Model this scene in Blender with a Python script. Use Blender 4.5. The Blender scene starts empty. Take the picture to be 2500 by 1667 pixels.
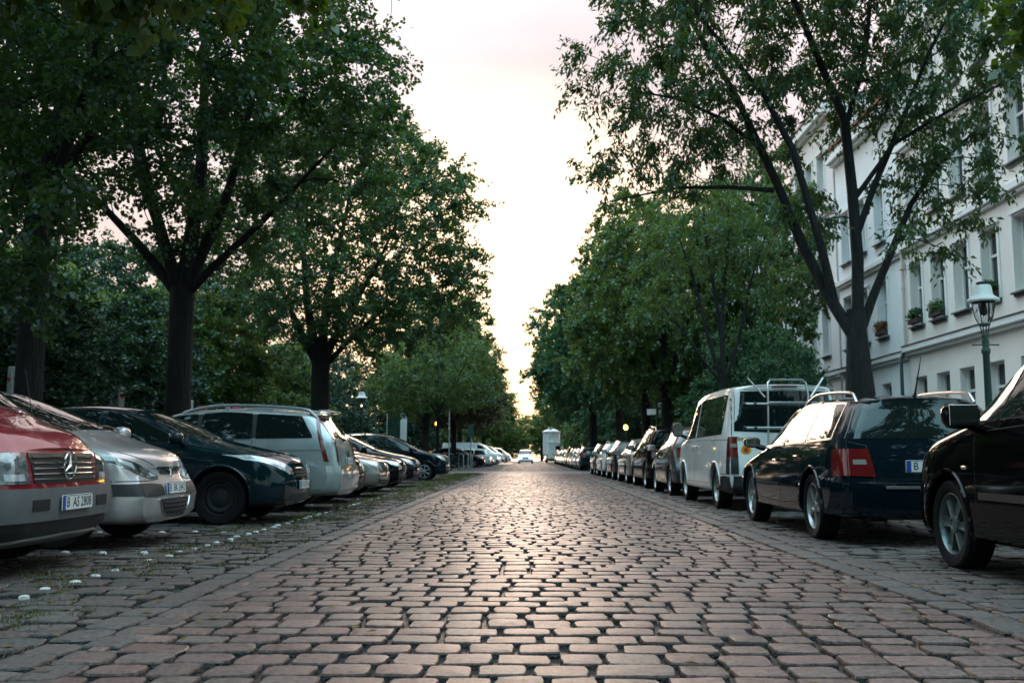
import bpy, bmesh, math, random
import numpy as np
from mathutils import Vector, Matrix, Euler
from mathutils.bvhtree import BVHTree

R = math.radians
PI = math.pi
scene = bpy.context.scene
COL = scene.collection

# ------------------------------------------------------------------ camera
CAM_H = 0.82
cam_d = bpy.data.cameras.new('camera')
cam = bpy.data.objects.new('camera', cam_d)
COL.objects.link(cam)
cam.location = (0, 0, CAM_H)
cam.rotation_euler = (PI / 2 + 0.114943, 0, 0.0160726)
cam_d.sensor_width = 36
cam_d.lens = 35
cam_d.clip_start = 0.05
cam_d.clip_end = 3000
cam_d.dof.use_dof = True
cam_d.dof.focus_distance = 6.0
cam_d.dof.aperture_fstop = 5.0
scene.camera = cam

# ------------------------------------------------------------------ world, sun, exposure
SUN_EL = R(7.0)
SUN_AZ = R(-1.2)            # measured from +Y towards +X
world = bpy.data.worlds.new('World')
scene.world = world
world.use_nodes = True
wt = world.node_tree
wt.nodes.clear()
wo = wt.nodes.new('ShaderNodeOutputWorld')
sky = wt.nodes.new('ShaderNodeTexSky')
sky.sky_type = 'NISHITA'
sky.sun_disc = False
sky.sun_elevation = SUN_EL
sky.sun_rotation = SUN_AZ
sky.air_density = 1.0
sky.dust_density = 2.5
sky.ozone_density = 3.0
bg1 = wt.nodes.new('ShaderNodeBackground')
bg1.inputs[1].default_value = 0.006
wt.links.new(sky.outputs[0], bg1.inputs[0])
# a thin veil of high cloud: whitish pink towards the sunset, blue grey on the far side
tc = wt.nodes.new('ShaderNodeTexCoord')
sep = wt.nodes.new('ShaderNodeSeparateXYZ')
wt.links.new(tc.outputs['Generated'], sep.inputs[0])
mp = wt.nodes.new('ShaderNodeMapRange')
mp.inputs[1].default_value = -0.75
mp.inputs[2].default_value = 0.75
wt.links.new(sep.outputs[1], mp.inputs[0])
ramp = wt.nodes.new('ShaderNodeValToRGB')
ramp.color_ramp.elements[0].color = (0.25, 0.42, 0.48, 1)
ramp.color_ramp.elements[1].color = (0.455, 0.385, 0.395, 1)
e = ramp.color_ramp.elements.new(0.55)
e.color = (0.46, 0.50, 0.54, 1)
wt.links.new(mp.outputs[0], ramp.inputs[0])
nz = wt.nodes.new('ShaderNodeTexNoise')
nz.inputs['Scale'].default_value = 3.0
nz.inputs['Detail'].default_value = 5
nz.inputs['Roughness'].default_value = 0.5
mpp = wt.nodes.new('ShaderNodeMapping')
mpp.inputs['Scale'].default_value = (1, 1, 2.4)
wt.links.new(tc.outputs['Generated'], mpp.inputs[0])
wt.links.new(mpp.outputs[0], nz.inputs['Vector'])
cr = wt.nodes.new('ShaderNodeMapRange')
cr.inputs[1].default_value = 0.35
cr.inputs[2].default_value = 0.7
cr.inputs[3].default_value = 0.92
cr.inputs[4].default_value = 1.26
wt.links.new(nz.outputs[0], cr.inputs[0])
mul = wt.nodes.new('ShaderNodeVectorMath')
mul.operation = 'SCALE'
wt.links.new(ramp.outputs[0], mul.inputs[0])
wt.links.new(cr.outputs[0], mul.inputs['Scale'])
zen = wt.nodes.new('ShaderNodeMapRange')      # an overcast veil is brightest overhead
zen.inputs[1].default_value = 0.38
zen.inputs[2].default_value = 0.95
zen.inputs[3].default_value = 1.0
zen.inputs[4].default_value = 3.5
wt.links.new(sep.outputs[2], zen.inputs[0])
dotn = wt.nodes.new('ShaderNodeVectorMath')      # warm glow of the low sun behind the veil
dotn.operation = 'DOT_PRODUCT'
dotn.inputs[1].default_value = (math.sin(SUN_AZ) * math.cos(SUN_EL), math.cos(SUN_AZ) * math.cos(SUN_EL), math.sin(SUN_EL))
wt.links.new(tc.outputs['Generated'], dotn.inputs[0])
glow = wt.nodes.new('ShaderNodeMapRange')
glow.interpolation_type = 'SMOOTHERSTEP'
glow.inputs[1].default_value = 0.955
glow.inputs[2].default_value = 1.0
glow.inputs[3].default_value = 0.0
glow.inputs[4].default_value = 1.0
wt.links.new(dotn.outputs['Value'], glow.inputs[0])
bg3 = wt.nodes.new('ShaderNodeBackground')
bg3.inputs[0].default_value = (1.0, 0.62, 0.20, 1)
gs = wt.nodes.new('ShaderNodeMath')
gs.operation = 'MULTIPLY'
gs.inputs[1].default_value = 0.55
wt.links.new(glow.outputs[0], gs.inputs[0])
wt.links.new(gs.outputs[0], bg3.inputs[1])
bg2 = wt.nodes.new('ShaderNodeBackground')
wt.links.new(zen.outputs[0], bg2.inputs[1])
low = wt.nodes.new('ShaderNodeMapRange')      # the veil turns peach near the horizon
low.inputs[1].default_value = 0.0
low.inputs[2].default_value = 0.34
wt.links.new(sep.outputs[2], low.inputs[0])
lowc = wt.nodes.new('ShaderNodeMix')
lowc.data_type = 'RGBA'
lowc.inputs[6].default_value = (1.0, 0.86, 0.62, 1)
lowc.inputs[7].default_value = (1.0, 1.0, 1.0, 1)
wt.links.new(low.outputs[0], lowc.inputs[0])
tint = wt.nodes.new('ShaderNodeVectorMath')
tint.operation = 'MULTIPLY'
wt.links.new(mul.outputs[0], tint.inputs[0])
wt.links.new(lowc.outputs[2], tint.inputs[1])
hi = wt.nodes.new('ShaderNodeMapRange')       # and blue green overhead, away from the sunset
hi.inputs[1].default_value = 0.42
hi.inputs[2].default_value = 0.85
wt.links.new(sep.outputs[2], hi.inputs[0])
hic = wt.nodes.new('ShaderNodeMix')
hic.data_type = 'RGBA'
hic.inputs[6].default_value = (1.0, 1.0, 1.0, 1)
hic.inputs[7].default_value = (0.78, 1.0, 1.05, 1)
wt.links.new(hi.outputs[0], hic.inputs[0])
tint2 = wt.nodes.new('ShaderNodeVectorMath')
tint2.operation = 'MULTIPLY'
wt.links.new(tint.outputs[0], tint2.inputs[0])
wt.links.new(hic.outputs[2], tint2.inputs[1])
wt.links.new(tint2.outputs[0], bg2.inputs[0])
addw = wt.nodes.new('ShaderNodeAddShader')
wt.links.new(bg1.outputs[0], addw.inputs[0])
wt.links.new(bg2.outputs[0], addw.inputs[1])
addg = wt.nodes.new('ShaderNodeAddShader')
wt.links.new(addw.outputs[0], addg.inputs[0])
wt.links.new(bg3.outputs[0], addg.inputs[1])
wt.links.new(addg.outputs[0], wo.inputs[0])

sun_d = bpy.data.lights.new('sun', 'SUN')
sun = bpy.data.objects.new('sun', sun_d)
COL.objects.link(sun)
sun_d.energy = 1.15
sun_d.angle = R(26)
sun_d.color = (1.0, 0.74, 0.56)
sdir = Vector((math.sin(SUN_AZ) * math.cos(SUN_EL), math.cos(SUN_AZ) * math.cos(SUN_EL), math.sin(SUN_EL)))
sun.rotation_euler = (-sdir).to_track_quat('-Z', 'Y').to_euler()

scene.view_settings.view_transform = 'Standard'
scene.view_settings.look = 'None'
scene.view_settings.exposure = 1.08
scene.view_settings.gamma = 1.0

cy = scene.cycles
cy.max_bounces = 6
cy.diffuse_bounces = 2
cy.glossy_bounces = 3
cy.transmission_bounces = 4
cy.transparent_max_bounces = 6
cy.sample_clamp_indirect = 6
cy.use_denoising = True
try:
    cy.denoiser = 'OPENIMAGEDENOISE'
except Exception:
    pass
cy.caustics_reflective = False
cy.caustics_refractive = False

# ------------------------------------------------------------------ helpers
class MB:
    """collects vertices and faces of one mesh"""
    def __init__(s):
        s.v, s.f, s.m = [], [], []

    def add(s, vs, fs, M=None, mi=0):
        o = len(s.v)
        if M is not None:
            vs = [M @ Vector(p) for p in vs]
        s.v.extend([tuple(p) for p in vs])
        s.f.extend([tuple(i + o for i in f) for f in fs])
        s.m.extend([mi] * len(fs))

    def box(s, c, d, rz=0.0, M=None, mi=0, bev=0.0, taper=1.0):
        hx, hy, hz = d[0] / 2, d[1] / 2, d[2] / 2
        b = min(bev, hx * .9, hy * .9, hz * .9)
        if b > 0:
            vs, fs = [], []
            for k, (sx, sy, sz) in enumerate([(a, b_, c_) for a in (-1, 1) for b_ in (-1, 1) for c_ in (-1, 1)]):
                vs += [(sx * hx, sy * (hy - b), sz * (hz - b)), (sx * (hx - b), sy * hy, sz * (hz - b)), (sx * (hx - b), sy * (hy - b), sz * hz)]
            I = lambda sx, sy, sz, a: ((sx > 0) * 4 + (sy > 0) * 2 + (sz > 0)) * 3 + a
            for sx in (-1, 1):
                q = [I(sx, -1, -1, 0), I(sx, 1, -1, 0), I(sx, 1, 1, 0), I(sx, -1, 1, 0)]
                fs.append(q if sx > 0 else q[::-1])
            for sy in (-1, 1):
                q = [I(-1, sy, -1, 1), I(-1, sy, 1, 1), I(1, sy, 1, 1), I(1, sy, -1, 1)]
                fs.append(q if sy > 0 else q[::-1])
            for sz in (-1, 1):
                q = [I(-1, -1, sz, 2), I(1, -1, sz, 2), I(1, 1, sz, 2), I(-1, 1, sz, 2)]
                fs.append(q if sz > 0 else q[::-1])
            for sx in (-1, 1):
                for sy in (-1, 1):
                    fs.append([I(sx, sy, -1, 0), I(sx, sy, -1, 1), I(sx, sy, 1, 1), I(sx, sy, 1, 0)])
                    fs.append([I(-1, sx, sy, 1), I(-1, sx, sy, 2), I(1, sx, sy, 2), I(1, sx, sy, 1)])
                    fs.append([I(sx, -1, sy, 0), I(sx, -1, sy, 2), I(sx, 1, sy, 2), I(sx, 1, sy, 0)])
                    for sz in (-1, 1):
                        fs.append([I(sx, sy, sz, 0), I(sx, sy, sz, 1), I(sx, sy, sz, 2)])
        else:
            vs = [(sx * hx * (taper if sz > 0 else 1), sy * hy * (taper if sz > 0 else 1), sz * hz) for sx in (-1, 1) for sy in (-1, 1) for sz in (-1, 1)]
            fs = [(0, 1, 3, 2), (4, 6, 7, 5), (0, 4, 5, 1), (2, 3, 7, 6), (0, 2, 6, 4), (1, 5, 7, 3)]
        T = Matrix.Translation(c) @ Matrix.Rotation(rz, 4, 'Z')
        if M is not None:
            T = M @ T
        s.add(vs, fs, T, mi)

    def tube(s, pts, rad, n=8, M=None, mi=0, cap=True):
        pts = [Vector(p) for p in pts]
        if not hasattr(rad, '__len__'):
            rad = [rad] * len(pts)
        vs, fs = [], []
        ref = None
        for i, p in enumerate(pts):
            t = (pts[min(i + 1, len(pts) - 1)] - pts[max(i - 1, 0)]).normalized()
            if ref is None:
                ref = t.orthogonal().normalized()
            ref = (ref - t * ref.dot(t))
            ref = ref.normalized() if ref.length > 1e-6 else t.orthogonal().normalized()
            b = t.cross(ref)
            for k in range(n):
                a = 2 * PI * k / n
                vs.append(p + (ref * math.cos(a) + b * math.sin(a)) * rad[i])
        for i in range(len(pts) - 1):
            for k in range(n):
                k2 = (k + 1) % n
                fs.append((i * n + k, i * n + k2, (i + 1) * n + k2, (i + 1) * n + k))
        if cap:
            fs.append(tuple(range(n))[::-1])
            fs.append(tuple((len(pts) - 1) * n + k for k in range(n)))
        s.add(vs, fs, M, mi)

    def lathe(s, prof, n=24, M=None, mi=0, cap=False):
        """prof: (radius, z) pairs turned about z"""
        vs, fs = [], []
        for r, z in prof:
            for k in range(n):
                a = 2 * PI * k / n
                vs.append((r * math.cos(a), r * math.sin(a), z))
        for i in range(len(prof) - 1):
            for k in range(n):
                k2 = (k + 1) % n
                fs.append((i * n + k, i * n + k2, (i + 1) * n + k2, (i + 1) * n + k))
        if cap:
            fs.append(tuple(range(n))[::-1])
            fs.append(tuple((len(prof) - 1) * n + k for k in range(n)))
        s.add(vs, fs, M, mi)

    def build(s, name, mats, parent=None, smooth=True, angle=40):
        me = bpy.data.meshes.new(name)
        me.from_pydata(s.v, [], s.f)
        if not isinstance(mats, (list, tuple)):
            mats = [mats]
        for m in mats:
            me.materials.append(m)
        if len(mats) > 1:
            me.polygons.foreach_set('material_index', s.m)
        if smooth:
            me.polygons.foreach_set('use_smooth', [True] * len(me.polygons))
            me.set_sharp_from_angle(angle=R(angle))
        me.update()
        o = bpy.data.objects.new(name, me)
        COL.objects.link(o)
        if parent is not None:
            o.parent = parent
        return o


def np_mesh(name, V, F, mats, mi=None, smooth=False):
    """fast mesh from arrays; F is (n,k)"""
    me = bpy.data.meshes.new(name)
    V = np.asarray(V, dtype=np.float32)
    F = np.asarray(F, dtype=np.int32)
    me.vertices.add(len(V))
    me.vertices.foreach_set('co', V.ravel())
    k = F.shape[1]
    me.loops.add(F.size)
    me.loops.foreach_set('vertex_index', F.ravel())
    me.polygons.add(len(F))
    me.polygons.foreach_set('loop_start', np.arange(0, F.size, k, dtype=np.int32))
    for m in (mats if isinstance(mats, (list, tuple)) else [mats]):
        me.materials.append(m)
    if mi is not None:
        me.polygons.foreach_set('material_index', np.asarray(mi, dtype=np.int32))
    if smooth:
        me.polygons.foreach_set('use_smooth', np.ones(len(F), dtype=bool))
    me.update(calc_edges=True)
    return me


def link(name, me, parent=None):
    o = bpy.data.objects.new(name, me)
    COL.objects.link(o)
    if parent is not None:
        o.parent = parent
    return o


def tag(o, label=None, cat=None, group=None, kind=None):
    if label:
        o['label'] = label
    if cat:
        o['category'] = cat
    if group:
        o['group'] = group
    if kind:
        o['kind'] = kind
    return o


def thing(name, label, cat, loc=(0, 0, 0), rz=0.0, group=None):
    o = bpy.data.objects.new(name, None)
    COL.objects.link(o)
    o.empty_display_size = 0.2
    o.location = loc
    o.rotation_euler = (0, 0, rz)
    return tag(o, label, cat, group)


def kids(o):
    return [c for c in bpy.data.objects if c.parent == o]


def copy_tree(o, parent=None, swap=None):
    """copy of a thing with its parts and sub-parts; swap replaces materials on the copies"""
    c = o.copy()
    COL.objects.link(c)
    if parent is not None:
        c.parent = parent
    if swap and c.type == 'MESH':
        for i, sl in enumerate(c.material_slots):
            if sl.material in swap:
                sl.link = 'OBJECT'
                sl.material = swap[sl.material] if sl.material in swap else sl.material
    for ch in KIDS.get(o.name, []):
        copy_tree(ch, c, swap)
    return c


KIDS = {}


def index_kids():
    KIDS.clear()
    for o in bpy.data.objects:
        if o.parent is not None:
            KIDS.setdefault(o.parent.name, []).append(o)


def text_geo(txt, size):
    cu = bpy.data.curves.new('t', 'FONT')
    cu.body = txt
    cu.size = size
    cu.align_x = 'CENTER'
    cu.align_y = 'CENTER'
    cu.resolution_u = 3
    o = bpy.data.objects.new('t', cu)
    COL.objects.link(o)
    bpy.context.view_layer.update()
    me = o.evaluated_get(bpy.context.evaluated_depsgraph_get()).to_mesh()
    vs = [tuple(v.co) for v in me.vertices]
    fs = [tuple(p.vertices) for p in me.polygons]
    o.evaluated_get(bpy.context.evaluated_depsgraph_get()).to_mesh_clear()
    bpy.data.objects.remove(o)
    bpy.data.curves.remove(cu)
    return vs, fs


# ------------------------------------------------------------------ materials
def new_mat(name):
    m = bpy.data.materials.new(name)
    m.use_nodes = True
    return m, m.node_tree, m.node_tree.nodes['Principled BSDF']


def mat(name, col, rough=0.5, metal=0.0, coat=0.0, spec=0.5, noise=0.0, nscale=8.0, bump=0.0, rnoise=0.0, emit=None, es=0.0):
    m, nt, b = new_mat(name)
    b.inputs['Base Color'].default_value = (*col, 1)
    b.inputs['Roughness'].default_value = rough
    b.inputs['Metallic'].default_value = metal
    b.inputs['Coat Weight'].default_value = coat
    b.inputs['Coat Roughness'].default_value = 0.04
    b.inputs['Specular IOR Level'].default_value = spec
    if emit:
        b.inputs['Emission Color'].default_value = (*emit, 1)
        b.inputs['Emission Strength'].default_value = es
    if noise or bump or rnoise:
        t = nt.nodes.new('ShaderNodeTexCoord')
        n = nt.nodes.new('ShaderNodeTexNoise')
        n.inputs['Scale'].default_value = nscale
        n.inputs['Detail'].default_value = 6
        n.inputs['Roughness'].default_value = 0.6
        nt.links.new(t.outputs['Object'], n.inputs['Vector'])
        if noise:
            mr = nt.nodes.new('ShaderNodeMapRange')
            mr.inputs[1].default_value = 0.3
            mr.inputs[2].default_value = 0.7
            mr.inputs[3].default_value = 1 - noise
            mr.inputs[4].default_value = 1 + noise
            nt.links.new(n.outputs[0], mr.inputs[0])
            vm = nt.nodes.new('ShaderNodeVectorMath')
            vm.operation = 'SCALE'
            vm.inputs[0].default_value = col
            nt.links.new(mr.outputs[0], vm.inputs['Scale'])
            nt.links.new(vm.outputs[0], b.inputs['Base Color'])
        if rnoise:
            mr = nt.nodes.new('ShaderNodeMapRange')
            mr.inputs[1].default_value = 0.3
            mr.inputs[2].default_value = 0.7
            mr.inputs[3].default_value = max(0, rough - rnoise)
            mr.inputs[4].default_value = min(1, rough + rnoise)
            nt.links.new(n.outputs[0], mr.inputs[0])
            nt.links.new(mr.outputs[0], b.inputs['Roughness'])
        if bump:
            bp = nt.nodes.new('ShaderNodeBump')
            bp.inputs['Strength'].default_value = 1.0
            bp.inputs['Distance'].default_value = bump
            nt.links.new(n.outputs[0], bp.inputs['Height'])
            nt.links.new(bp.outputs[0], b.inputs['Normal'])
    return m


def paint(name, col, metal=0.35, rough=0.32):
    dk = max(col) < 0.05
    m = mat('paint_' + name, col, rough=rough, metal=0.0 if dk else metal, coat=0.6 if dk and max(col) < 0.012 else 1.0, spec=0.01 if dk else (0.4 if metal > 0.3 else 0.08), noise=0.10, nscale=3.0, rnoise=0.06)
    if dk:
        m.node_tree.nodes['Principled BSDF'].inputs['Coat IOR'].default_value = 1.42
        m.node_tree.nodes['Principled BSDF'].inputs['IOR'].default_value = 1.02
    return m


def leaf_mat(name, c1, c2, trans):
    """leaf faces with a colour of their own per clump, partly letting light through"""
    m = bpy.data.materials.new(name)
    m.use_nodes = True
    nt = m.node_tree
    nt.nodes.clear()
    out = nt.nodes.new('ShaderNodeOutputMaterial')
    geo = nt.nodes.new('ShaderNodeNewGeometry')
    tcn = nt.nodes.new('ShaderNodeTexCoord')
    n = nt.nodes.new('ShaderNodeTexNoise')
    n.inputs['Scale'].default_value = 0.55
    n.inputs['Detail'].default_value = 3
    nt.links.new(tcn.outputs['Object'], n.inputs['Vector'])
    ad = nt.nodes.new('ShaderNodeMath')
    ad.operation = 'MULTIPLY_ADD'
    ad.inputs[1].default_value = 0.45
    nt.links.new(geo.outputs['Random Per Island'], ad.inputs[0])
    mr = nt.nodes.new('ShaderNodeMapRange')
    mr.inputs[1].default_value = 0.35
    mr.inputs[2].default_value = 0.65
    mr.inputs[3].default_value = 0.0
    mr.inputs[4].default_value = 0.55
    nt.links.new(n.outputs[0], mr.inputs[0])
    nt.links.new(mr.outputs[0], ad.inputs[2])
    mx = nt.nodes.new('ShaderNodeMix')
    mx.data_type = 'RGBA'
    mx.inputs[6].default_value = (*c1, 1)
    mx.inputs[7].default_value = (*c2, 1)
    nt.links.new(ad.outputs[0], mx.inputs[0])
    d = nt.nodes.new('ShaderNodeBsdfDiffuse')
    nt.links.new(mx.outputs[2], d.inputs[0])
    t = nt.nodes.new('ShaderNodeBsdfTranslucent')
    br = nt.nodes.new('ShaderNodeMix')
    br.data_type = 'RGBA'
    br.blend_type = 'MULTIPLY'
    br.inputs[0].default_value = 1
    br.inputs[7].default_value = (1.9, 1.7, 0.55, 1)
    nt.links.new(mx.outputs[2], br.inputs[6])
    nt.links.new(br.outputs[2], t.inputs[0])
    ms = nt.nodes.new('ShaderNodeMixShader')
    ms.inputs[0].default_value = trans
    nt.links.new(d.outputs[0], ms.inputs[1])
    nt.links.new(t.outputs[0], ms.inputs[2])
    g = nt.nodes.new('ShaderNodeBsdfGlossy')
    g.inputs['Roughness'].default_value = 0.42
    g.inputs[0].default_value = (0.8, 0.95, 1.0, 1)
    ms2 = nt.nodes.new('ShaderNodeMixShader')
    ms2.inputs[0].default_value = 0.045
    nt.links.new(ms.outputs[0], ms2.inputs[1])
    nt.links.new(g.outputs[0], ms2.inputs[2])
    nt.links.new(ms2.outputs[0], out.inputs[0])
    return m


def bark_mat(name, col):
    m, nt, b = new_mat(name)
    t = nt.nodes.new('ShaderNodeTexCoord')
    mp_ = nt.nodes.new('ShaderNodeMapping')
    mp_.inputs['Scale'].default_value = (11, 11, 1.3)
    nt.links.new(t.outputs['Object'], mp_.inputs[0])
    n = nt.nodes.new('ShaderNodeTexNoise')
    n.inputs['Scale'].default_value = 2.0
    n.inputs['Detail'].default_value = 8
    nt.links.new(mp_.outputs[0], n.inputs['Vector'])
    rp = nt.nodes.new('ShaderNodeValToRGB')
    rp.color_ramp.elements[0].position = 0.35
    rp.color_ramp.elements[0].color = tuple(c * 0.3 for c in col) + (1,)
    rp.color_ramp.elements[1].position = 0.68
    rp.color_ramp.elements[1].color = tuple(c * 1.25 for c in col) + (1,)
    nt.links.new(n.outputs[0], rp.inputs[0])
    nt.links.new(rp.outputs[0], b.inputs['Base Color'])
    b.inputs['Roughness'].default_value = 0.9
    bp = nt.nodes.new('ShaderNodeBump')
    bp.inputs['Distance'].default_value = 0.07
    nt.links.new(n.outputs[0], bp.inputs['Height'])
    nt.links.new(bp.outputs[0], b.inputs['Normal'])
    return m


def stone_mat(name, cols, rough=(0.34, 0.50)):
    """one stone = one mesh island, each with its own colour and finish"""
    m, nt, b = new_mat(name)
    geo = nt.nodes.new('ShaderNodeNewGeometry')
    rp = nt.nodes.new('ShaderNodeValToRGB')
    cr_ = rp.color_ramp
    cr_.elements[0].color = (*cols[0], 1)
    cr_.elements[1].color = (*cols[-1], 1)
    for i, c in enumerate(cols[1:-1]):
        el = cr_.elements.new((i + 1) / (len(cols) - 1))
        el.color = (*c, 1)
    nt.links.new(geo.outputs['Random Per Island'], rp.inputs[0])
    t = nt.nodes.new('ShaderNodeTexCoord')
    n = nt.nodes.new('ShaderNodeTexNoise')
    n.inputs['Scale'].default_value = 34
    n.inputs['Detail'].default_value = 8
    n.inputs['Roughness'].default_value = 0.78
    nt.links.new(t.outputs['Object'], n.inputs['Vector'])
    n2 = nt.nodes.new('ShaderNodeTexNoise')
    n2.inputs['Scale'].default_value = 0.8
    n2.inputs['Detail'].default_value = 4
    nt.links.new(t.outputs['Object'], n2.inputs['Vector'])
    mr = nt.nodes.new('ShaderNodeMapRange')
    mr.inputs[1].default_value = 0.3
    mr.inputs[2].default_value = 0.7
    mr.inputs[3].default_value = 0.30
    mr.inputs[4].default_value = 1.70
    nt.links.new(n.outputs[0], mr.inputs[0])
    mr2 = nt.nodes.new('ShaderNodeMapRange')
    mr2.inputs[1].default_value = 0.35
    mr2.inputs[2].default_value = 0.65
    mr2.inputs[3].default_value = 0.8
    mr2.inputs[4].default_value = 1.15
    nt.links.new(n2.outputs[0], mr2.inputs[0])
    mm = nt.nodes.new('ShaderNodeMath')
    mm.operation = 'MULTIPLY'
    nt.links.new(mr.outputs[0], mm.inputs[0])
    nt.links.new(mr2.outputs[0], mm.inputs[1])
    vm = nt.nodes.new('ShaderNodeVectorMath')
    vm.operation = 'SCALE'
    nt.links.new(rp.outputs[0], vm.inputs[0])
    nt.links.new(mm.outputs[0], vm.inputs['Scale'])
    nt.links.new(vm.outputs[0], b.inputs['Base Color'])
    mr3 = nt.nodes.new('ShaderNodeMapRange')
    mr3.inputs[1].default_value = 0.3
    mr3.inputs[2].default_value = 0.7
    mr3.inputs[3].default_value = rough[0]
    mr3.inputs[4].default_value = rough[1]
    nt.links.new(n.outputs[0], mr3.inputs[0])
    nt.links.new(mr3.outputs[0], b.inputs['Roughness'])
    mr4 = nt.nodes.new('ShaderNodeMapRange')      # pits and grit take the shine away in places
    mr4.inputs[1].default_value = 0.35
    mr4.inputs[2].default_value = 0.62
    mr4.inputs[3].default_value = 0.10
    mr4.inputs[4].default_value = 0.70
    nt.links.new(n.outputs[0], mr4.inputs[0])
    nt.links.new(mr4.outputs[0], b.inputs['Specular IOR Level'])
    bp = nt.nodes.new('ShaderNodeBump')
    bp.inputs['Distance'].default_value = 0.0035
    bp.inputs['Strength'].default_value = 0.9
    nt.links.new(n.outputs[0], bp.inputs['Height'])
    n3 = nt.nodes.new('ShaderNodeTexNoise')
    n3.inputs['Scale'].default_value = 15
    n3.inputs['Detail'].default_value = 3
    nt.links.new(t.outputs['Object'], n3.inputs['Vector'])
    bp2 = nt.nodes.new('ShaderNodeBump')
    bp2.inputs['Distance'].default_value = 0.012
    bp2.inputs['Strength'].default_value = 0.35
    nt.links.new(n3.outputs[0], bp2.inputs['Height'])
    nt.links.new(bp2.outputs[0], bp.inputs['Normal'])
    nt.links.new(bp.outputs[0], b.inputs['Normal'])
    return m


M = {}
M['dark'] = mat('underbody_black', (0.008, 0.008, 0.009), 0.8)
M['plastic'] = mat('black_plastic', (0.018, 0.019, 0.021), 0.5, noise=0.2, nscale=20)
M['grey_plastic'] = mat('grey_plastic', (0.115, 0.118, 0.12), 0.5, noise=0.1, nscale=12)
M['glass'] = mat('tinted_glass', (0.006, 0.011, 0.011), 0.02, spec=0.5)
M['lens'] = mat('lamp_lens', (0.58, 0.61, 0.63), 0.12, metal=0.25, coat=1.0, noise=0.5, nscale=14)
M['lens_grey'] = mat('lamp_lens_grey', (0.17, 0.19, 0.19), 0.10, metal=0.5, coat=1.0, noise=0.75, nscale=11)
M['lens_dark'] = mat('lamp_bowl', (0.06, 0.065, 0.07), 0.15, metal=0.6, coat=1.0)
M['chrome'] = mat('chrome', (0.62, 0.62, 0.62), 0.12, metal=1.0)
M['alu'] = mat('brushed_aluminium', (0.5, 0.5, 0.5), 0.33, metal=1.0, noise=0.1)
M['rim'] = mat('rim_paint', (0.34, 0.35, 0.35), 0.35, metal=0.75, coat=0.4, noise=0.15, nscale=10)
M['rubber'] = mat('tyre_rubber', (0.006, 0.006, 0.007), 0.8, spec=0.2, noise=0.3, nscale=18, bump=0.002)
M['red_lens'] = mat('red_lens', (0.13, 0.007, 0.008), 0.15, coat=1.0)
M['amber_lens'] = mat('amber_lens', (0.5, 0.13, 0.02), 0.2, coat=1.0)
M['white_lens'] = mat('white_lens', (0.24, 0.21, 0.20), 0.2, coat=1.0)
M['plate'] = mat('plate_white', (0.72, 0.72, 0.70), 0.35, noise=0.05)
M['plate_blue'] = mat('plate_blue', (0.01, 0.07, 0.35), 0.35)
M['black_ink'] = mat('black_ink', (0.01, 0.01, 0.01), 0.5)
M['white_paint'] = mat('white_enamel', (0.74, 0.74, 0.72), 0.4, noise=0.06)
M['stud'] = mat('worn_stud_white', (0.50, 0.50, 0.48), 0.6, noise=0.35, nscale=30)
M['yellow'] = mat('yellow_sticker', (0.75, 0.42, 0.02), 0.5)
M['red'] = mat('red_sticker', (0.55, 0.03, 0.02), 0.5)
M['lamp_on'] = mat('headlamp_lit', (0.9, 0.9, 0.85), 0.2, emit=(1.0, 0.86, 0.62), es=14)
M['amber_on'] = mat('amber_lamp_lit', (0.9, 0.5, 0.1), 0.3, emit=(1.0, 0.55, 0.08), es=4.5)
M['green_iron'] = mat('green_cast_iron', (0.010, 0.045, 0.037), 0.45, coat=0.3, noise=0.2, nscale=15)
M['galv'] = mat('galvanised_steel', (0.28, 0.32, 0.33), 0.45, metal=0.7, noise=0.15, nscale=10)

# ------------------------------------------------------------------ ground and paving
def soil_mat(name, c1, c2, scale, rough=0.9, bump=0.02, detail=8, lo=0.4, hi=0.62):
    m, nt, b = new_mat(name)
    t = nt.nodes.new('ShaderNodeTexCoord')
    n = nt.nodes.new('ShaderNodeTexNoise')
    n.inputs['Scale'].default_value = scale
    n.inputs['Detail'].default_value = detail
    n.inputs['Roughness'].default_value = 0.65
    nt.links.new(t.outputs['Object'], n.inputs['Vector'])
    rp = nt.nodes.new('ShaderNodeValToRGB')
    rp.color_ramp.elements[0].position = lo
    rp.color_ramp.elements[0].color = (*c1, 1)
    rp.color_ramp.elements[1].position = hi
    rp.color_ramp.elements[1].color = (*c2, 1)
    nt.links.new(n.outputs[0], rp.inputs[0])
    nt.links.new(rp.outputs[0], b.inputs['Base Color'])
    b.inputs['Roughness'].default_value = rough
    n2 = nt.nodes.new('ShaderNodeTexNoise')
    n2.inputs['Scale'].default_value = scale * 12
    n2.inputs['Detail'].default_value = 5
    nt.links.new(t.outputs['Object'], n2.inputs['Vector'])
    bp = nt.nodes.new('ShaderNodeBump')
    bp.inputs['Distance'].default_value = bump
    nt.links.new(n2.outputs[0], bp.inputs['Height'])
    nt.links.new(bp.outputs[0], b.inputs['Normal'])
    return m


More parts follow.
